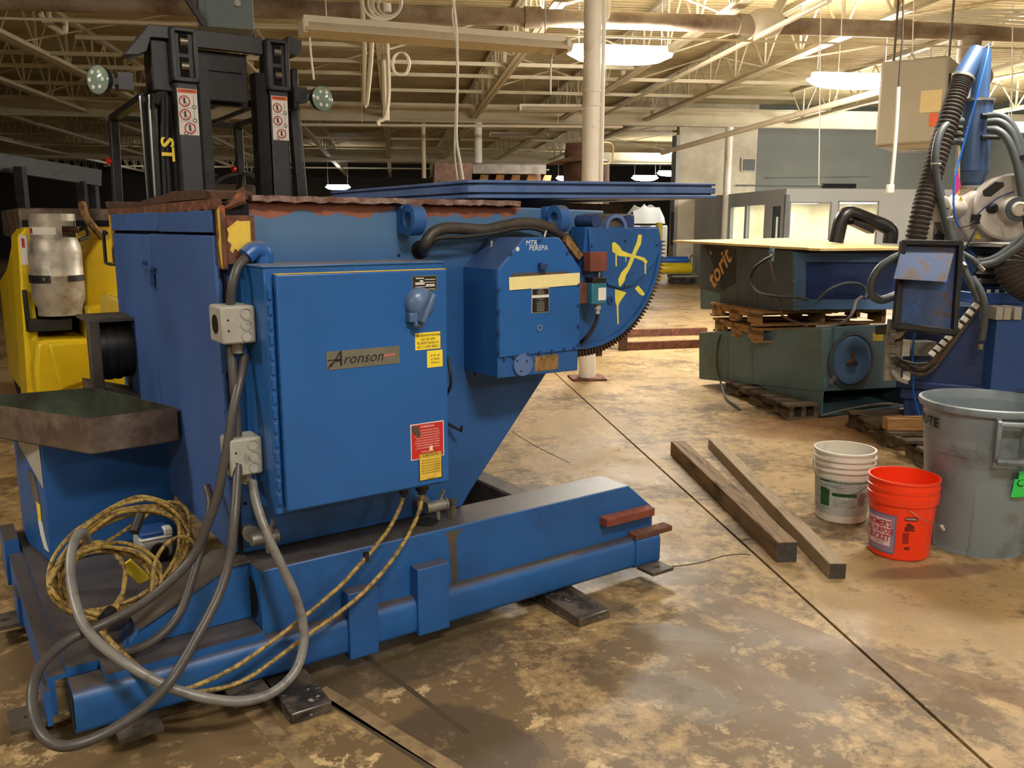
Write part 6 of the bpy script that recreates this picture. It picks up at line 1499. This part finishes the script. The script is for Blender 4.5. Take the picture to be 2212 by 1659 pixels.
P = smooth_pts(L_, 30); m = MB('corr'); nn = len(P)
m.tube(P, lambda t: .062 + .009*(1 if int(round(t*(nn-1))) % 4 < 2 else 0), 20, 0); pw(m, 'corrugated_hose', sharp=60)
pw(MB('galv').ring(at(2079, 172, 6.22), L_[0]-L_[1], .078, .07, .02, 28), 'hose_clamp')
for i, pts in enumerate(([(2078, 262, 6.15), (2050, 266, 6.1), (2030, 290, 6.05), (2020, 340, 6.0), (2025, 400, 5.98), (2040, 470, 5.96), (2055, 522, 5.95)],
             [(2080, 307, 6.2), (2058, 306, 6.18), (2038, 318, 6.15), (2030, 350, 6.1), (2032, 420, 6.05), (2046, 480, 6.02), (2062, 525, 6.0)],
             [(2134, 250, 6.15), (2160, 250, 6.1), (2185, 268, 6.05), (2204, 310, 6.0), (2214, 370, 5.95), (2225, 450, 5.9)],
             [(2134, 264, 6.1), (2160, 264, 6.05), (2184, 285, 6.0), (2200, 330, 5.95), (2208, 390, 5.9), (2222, 470, 5.85)],
             [(2134, 280, 6.08), (2158, 284, 6.02), (2178, 305, 5.97), (2195, 350, 5.92), (2206, 410, 5.88), (2222, 500, 5.82)])):
    rt(pts, .026 if i != 2 else .024, 'hose_grey', 'hose')
for x0, x1, y in ((2048, 2078, 277), (2052, 2078, 291), (2120, 2160, 297), (2120, 2140, 250)): 
    pw(MB('rubber').cyl(at(x0, y, 6.18), at(x1, y, 6.18), .017, .017, 12), 'hose_barb')
for p, d in ((at(2022, 355, 5.99), (0, 0, 1)), (at(2047, 468, 5.96), (.2, 0, -1)), ): pw(MB('white_print').ring(V(p) + V((0, 0, 0)), d, .032, .027, .010, 20), 'zip_tie')
pw(MB('black').ring(at(2204, 335, 5.95), (.3, 0, -1), .05, .03, .03, 16), 'hose_strap')
rt([(2136, 98, 6.2), (2130, 130, 6.15), (2112, 200, 6.1), (2090, 280, 6.1), (2072, 345, 6.08), (2062, 390, 6.05), (2060, 440, 6.03), (2066, 478, 6.02), (2074, 492, 6.02)], .007, 'blue_tube', 'air_line')
rt([(1976, 715, 5.8), (1972, 760, 5.85), (1972, 810, 5.9), (1974, 850, 5.95), (1984, 890, 5.95), (1994, 915, 5.95)], .007, 'blue_tube', 'air_line')
pw(MB('yellow_tag').loft([at(x, y, 6.2) for x, y in ((2066, 252), (2070, 238), (2078, 242), (2077, 256))], [at(x, y, 6.21) for x, y in ((2066, 252), (2070, 238), (2078, 242), (2077, 256))]), 'yellow_tag')
pw(MB('pink_tag').loft([at(x, y, 6.1) for x, y in ((2064, 375), (2070, 372), (2076, 402), (2062, 425), (2058, 420))], [at(x, y, 6.105) for x, y in ((2064, 375), (2070, 372), (2076, 402), (2062, 425), (2058, 420))]), 'pink_tag')
pw(MB('yellow_old').bar(at(2074, 250, 6.22), at(2070, 420, 6.22), .02, .006), 'yellow_strap')
# tilted black frame with peeling blue sheet
FP = Plane(at(1925, 712, 5.45), at(2060, 726, 5.45)-at(1925, 712, 5.45), at(1942, 522, 5.62)-at(1925, 712, 5.45))
fo = [(1942, 522), (2074, 524), (2060, 727), (1924, 711)]; fi = [(1950, 533), (2063, 535), (2051, 714), (1938, 700)]
m = MB('black')
for i in range(4): j = (i+1) % 4; FP.slab(m, [fo[i], fo[j], fi[j], fi[i]], -.02, .05)
m.mats[0] = K['pvc']; fr2 = pw(m, 'black_frame', bevel=.004)
K['peel'] = mat('peeling_blue_sheet', (62, 82, 122), .75, var=.15, scale=6, dirt=(84, 66, 58), dscale=6, dthr=.54, dsoft=.04, dirt2=(48, 96, 168), d2=(4, .6, .05), bump=.1)
FP.slab(MB('peel'), fi, -.02, .012).obj('back_sheet', fr2, world=True)
a, b = FP(1949, 535, 0), FP(2063, 536, 0); ou = FP.ez
c, d = FP(1931, 602, .14), FP(2045, 609, .14)
pw(MB('peel').loft([a, b, d, c], [p + V((0, .004, .003)) for p in (a, b, d, c)]), 'hood_flap', fr2)
pw(MB('black').bar(FP(2000, 700, -.06), V((FP(2000, 700).x, YR+.05, ztop-.2)), .06, .06), 'frame_arm', fr2)
# terminal strip and wiring
tp0 = pw(MB('galv').box(at(1914, 760, 5.85).x, at(1950, 760, 5.85).x, 5.85, 5.87, at(0, 822, 5.85).z, at(0, 690, 5.85).z), 'terminal_plate')
pw(MB('galv').box(at(1930, 760, 5.85).x, xl+.12, 5.87, 6.0, at(0, 770, 5.85).z, at(0, 740, 5.85).z), 'plate_arm', tp0)
for y in (726, 747, 768, 790): pw(MB('steel').cyl(at(1924, y, 5.82), at(1936, y, 5.8), .016, .016, 10), 'cable_socket', tp0)
pw(MB('white_print').cbox(at(1957, 752, 5.84), .05, .01, .11), 'terminal_block', tp0); pw(MB('white_print').cbox(at(1958, 812, 5.84), .05, .01, .06), 'terminal_block', tp0)
rw = random.Random(2)
for k in range(12):
    j = lambda s: rw.uniform(-s, s); y0 = (768, 790)[k % 2]
    rt([(1932, y0+j(3), 5.8), (1955, 778+k*1.6+j(3), 5.78+j(.02)), (1985, 786+k*2.2, 5.76+j(.02)), (2012, 778+k*2, 5.74+j(.02)), (2040, 745+k*2, 5.74+j(.02)), (2075, 700+k*1.8, 5.76+j(.02)), (2110, 655+k*1.5, 5.8), (2130, 640+k, 5.9)], .009, 'wire' if k % 3 else 'rubber', 'wire', n=6)
for k in range(5): rt([(1934, 726+k*3, 5.8), (1950, 722+k*2, 5.76), (1962, 708, 5.75), (1975+k*3, 690, 5.8)], .008, 'greybox' if k < 3 else 'rubber', 'wire', n=6)
for k in range(2): rt([(1928, 800+k*4, 5.82), (1940, 815+k*5, 5.8), (1960, 824+k*4, 5.85)], .009, 'greybox', 'wire', n=6)
for k in range(9):
    t0 = k/9; x = 2010 + 105*t0; y = 776 - 118*t0 - 18*math.sin(PI*t0)*-.3
    p, q = at(x, y-8, 5.72), at(x+7, y-16, 5.72); pw(MB('white_print').cyl(p, q, .022, .022, 10), 'cable_marker')
rt([(2012, 768, 5.74), (2040, 738, 5.74), (2075, 698, 5.75), (2112, 652, 5.79)], .02, 'rubber', 'wrapped_loom')
# hoses round the frame
rt([(1946, 552, 5.7), (1925, 562, 5.7), (1900, 580, 5.7), (1884, 608, 5.7), (1884, 635, 5.7), (1902, 648, 5.7), (1930, 640, 5.72), (1948, 632, 5.8)], .028, 'hose_grey', 'hose_loop')
h = rt([(2074, 552, 5.75), (2082, 580, 5.72), (2096, 610, 5.68), (2110, 640, 5.65), (2113, 652, 5.64)], .023, 'hose_grey', 'hose')
h = rt([(2100, 600, 5.7), (2118, 630, 5.64), (2127, 665, 5.62), (2125, 700, 5.62), (2120, 735, 5.62)], .025, 'hose_grey', 'hose')
pw(MB('steel').cyl(at(2118, 742, 5.62), at(2117, 754, 5.62), .02, .02, 12), 'chrome_coupling', h)
h = rt([(2074, 545, 5.8), (2100, 560, 5.75), (2116, 575, 5.72)], .02, 'hose_grey', 'hose'); pw(MB('steel').cyl(at(2112, 572, 5.72), at(2124, 584, 5.72), .018, .018, 12), 'chrome_coupling', h)
pw(MB('steel').cyl(at(2079, 572, 5.68), at(2084, 578, 5.66), .026, .026, 14), 'chrome_coupling')
rt([(2118, 574, 5.78), (2150, 566, 5.75), (2185, 545, 5.72), (2215, 520, 5.7), (2240, 480, 5.7)], .026, 'hose_grey', 'hose')
rt([(2104, 566, 5.85), (2140, 560, 5.82), (2175, 540, 5.8), (2215, 505, 5.78)], .022, 'hose_grey', 'hose')
P = smooth_pts([at(*p) for p in ((2230, 620, 5.8), (2200, 600, 5.8), (2188, 575, 5.82), (2200, 548, 5.85))], 18); nn = len(P)
m = MB('corr').tube(P, lambda t: .105 + .012*(1 if int(round(t*(nn-1))) % 4 < 2 else 0), 22, 0); pw(m, 'corrugated_elbow', sharp=60)
# its pallet
pcn = gz(1990, 1013); pcf = gz(1866, 942); d_ = pcf - pcn; Lp = d_.length; d_.normalize(); ux = V((d_.y, -d_.x, 0)); ux = ux if ux.x > 0 else -ux
mp_ = pallet('pallet', 'dark pallet under the blue and white machine, behind the trash can', pcn, ux, 1.3, 1.2, 0, 'pallet_old', nb=6)
q = at(1907, 957, 5.75); MB('pallet').box(q.x, q.x+.5, 5.7, 5.79, .128, .215).obj('loose_block', mp_, world=True, bevel=.004)

# ------------------------------------------------------------------ things behind the table and far off
def bgbox(name, label, cat, px0, px1, Y, ytop, mt, d=1.0):
    p, q = at(px0, ytop, Y), at(px1, ytop, Y); t = thing(name, label, cat, V(((p.x+q.x)/2, Y, 0)), EA); return t, (q.x-p.x)/2, p.z
t, hw, zt = bgbox('rusty_hopper', 'rusty brown slatted hopper showing above the blue table', 'hopper', 934, 1192, 11.0, 352, 'rust_dark')
m = MB('rust_dark').prism([(-hw, 1.5), (-hw+.03, zt), (hw-.06, zt), (hw, 1.5)], 'y', .45, .55); m.prism([(-hw, 1.5), (-hw+.03, zt), (-hw+.5, zt), (-hw+.45, 1.5)], 'y', 0, .5); m.obj('hopper_back', t)
MB('grime').box(-hw+.5, hw-.06, 0, .06, zt-.13, zt).box(-hw+.5, hw-.06, 0, .5, zt-.02, zt).obj('top_rim', t)
for k in range(5):
    x = -hw+.55 + k*.20; MB('pallet').prism([(x, zt-.33), (x+.12, zt-.33), (x+.16, zt-.14), (x+.06, zt-.14)], 'y', .05, .08).obj('slat', t)
MB('truss').ring((hw-.35, .0, zt-.33), (0, -1, 0), .12, .06, .05, 18).obj('pulley', t)
MB('rust_dark').box(-hw+.45, hw-.1, .06, .5, zt-.42, zt-.33).obj('lower_rail', t)
for x in (-hw+.1, hw-.1):
    for y in (.1, .5): MB('rust_dark').box(x-.05, x+.05, y-.05, y+.05, 0, 1.55).obj('leg', t)
t, hw, zt = bgbox('rusty_drum', 'dark rusty motor drum on a stand behind the white column', 'drum', 1229, 1331, 9.8, 345, 'rust_dark')
MB('rust_dark').lathe([(0, 1.2), (hw, 1.2), (hw, zt), (hw*.8, zt+.02), (0, zt+.02)], (0, .3, 0), n=32).obj('drum_body', t)
MB('rust_dark').prism([(-hw-.2, zt-.03), (-hw*.5, zt+.07), (hw*.2, zt+.07), (hw*.2, zt-.0)], 'y', .0, .5).obj('cover_plate', t)
MB('rust_dark').cyl((-.1, .3, zt+.05), (-.1, .3, zt+.2), .16, .14, 20).obj('top_cap', t)
m = MB('tan_label').tube([(.02, .05, zt+.18), (.22, .05, zt+.18), (.24, .05, zt+.05), (.2, .05, zt-.04), (.02, .05, zt-.03)], .010, 8, 3); m.obj('brass_loop', t)
for x in (-.15, .15): MB('rust_dark').box(x-.05, x+.05, .2, .4, 0, 1.25).obj('leg', t)
# low steel skid beyond the gear segment
sk = thing('steel_skid', 'low rusty steel skid frame on the floor beyond the gear teeth', 'frame', gz(1400, 757))
a, b, c, d = gz(1345, 757), gz(1520, 750), gz(1345, 728), gz(1525, 723)
for p, q in ((a, b), (c, d)): MB('rust').bar(p + V((0, 0, .05)), q + V((0, 0, .05)), .08, .1).obj('rail', sk, world=True)
MB('rust').bar(a + V((0, 0, .05)), c + V((0, 0, .05)), .08, .1).obj('cross_rail', sk, world=True)
MB('rust_dark').bar(a, a + V((0, 0, .36)), .1, .1, (1, 0, 0)).bar(a+V((0, .1, .33)), a+V((-.4, .3, .1)), .08, .08).obj('end_post', sk, world=True)
# wrapped machine, bollard, gas cart near the cream wall
t, hw, zt = bgbox('wrapped_machine', 'bright white plastic-wrapped machine beyond the wall opening', 'machine', 1362, 1446, 27.5, 446, 'white_print')
rs2 = random.Random(8); m = MB('white_print')
m.box(-hw, hw, 0, 1.4, 0, 1.55); 
vs0 = [V((-hw+.15+.22*i, .1+rs2.uniform(-.08, .08), 1.55)) for i in range(6)]
m.obj('lower_wrap', t, bevel=.05)
m = MB('white_print'); n_ = 7
gridp = [[V((-hw+.1+(2*hw-.2)*i/(n_-1), .1+1.1*j/4, zt + rs2.uniform(-.14, .1) - (.25 if i in (0, n_-1) else 0))) for i in range(n_)] for j in range(5)]
m.add([p for r_ in gridp for p in r_] + [V((p.x, -.02+rs2.uniform(-.1, .05), 1.6)) for p in gridp[0]], [(j*n_+i, j*n_+i+1, (j+1)*n_+i+1, (j+1)*n_+i) for j in range(4) for i in range(n_-1)] + [(5*n_+i, 5*n_+i+1, i+1, i) for i in range(n_-1)])
m.obj('crumpled_sheet', t, flip=False)
p0 = at(1423, 520, 24.5); bo = tag(MB('yellow').cyl((0, 0, 0), (0, 0, p0.z+.5), .09, .09, 14).obj('bollard'), 'thin yellow post beside the black door bumper', 'post'); bo.location = (p0.x, 24.5, 0)
q0 = gz(1462, 613); ct = thing('gas_cart', 'small wheeled cart carrying a yellow and a blue cylinder by the wall', 'cart', q0, EA)
sc2 = .35
MB('yellow').lathe([(0, 0), (.12, .02), (.15, .08), (.15, .86), (.12, .9), (0, .9)], (-.55, -.1, .42), (1, 0, 0), 20).obj('yellow_cylinder', ct)
MB('blue_tube').lathe([(0, 0), (.08, .0), (.1, .05), (.1, .8), (0, .85)], (-.5, .1, .62), (1, 0, 0), 20).obj('blue_cylinder', ct)
MB('galv').box(-.2, .5, -.2, .25, .18, .24).box(-.55, .45, -.2, .25, .27, .29).obj('cart_bed', ct); MB('galv').tube([(.4, .2, .24), (.42, .2, .7), (.42, -.1, .7), (.4, -.15, .24)], .02, 6, 2).obj('push_bar', ct)
for x in (-.15, .15, .4): MB('rubber').cyl((x, -.1, .08), (x, -.06, .08), .08, .08, 14).bar((x, -.08, .08), (x, -.08, .2), .03, .03, (1, 0, 0)).obj('caster', ct)
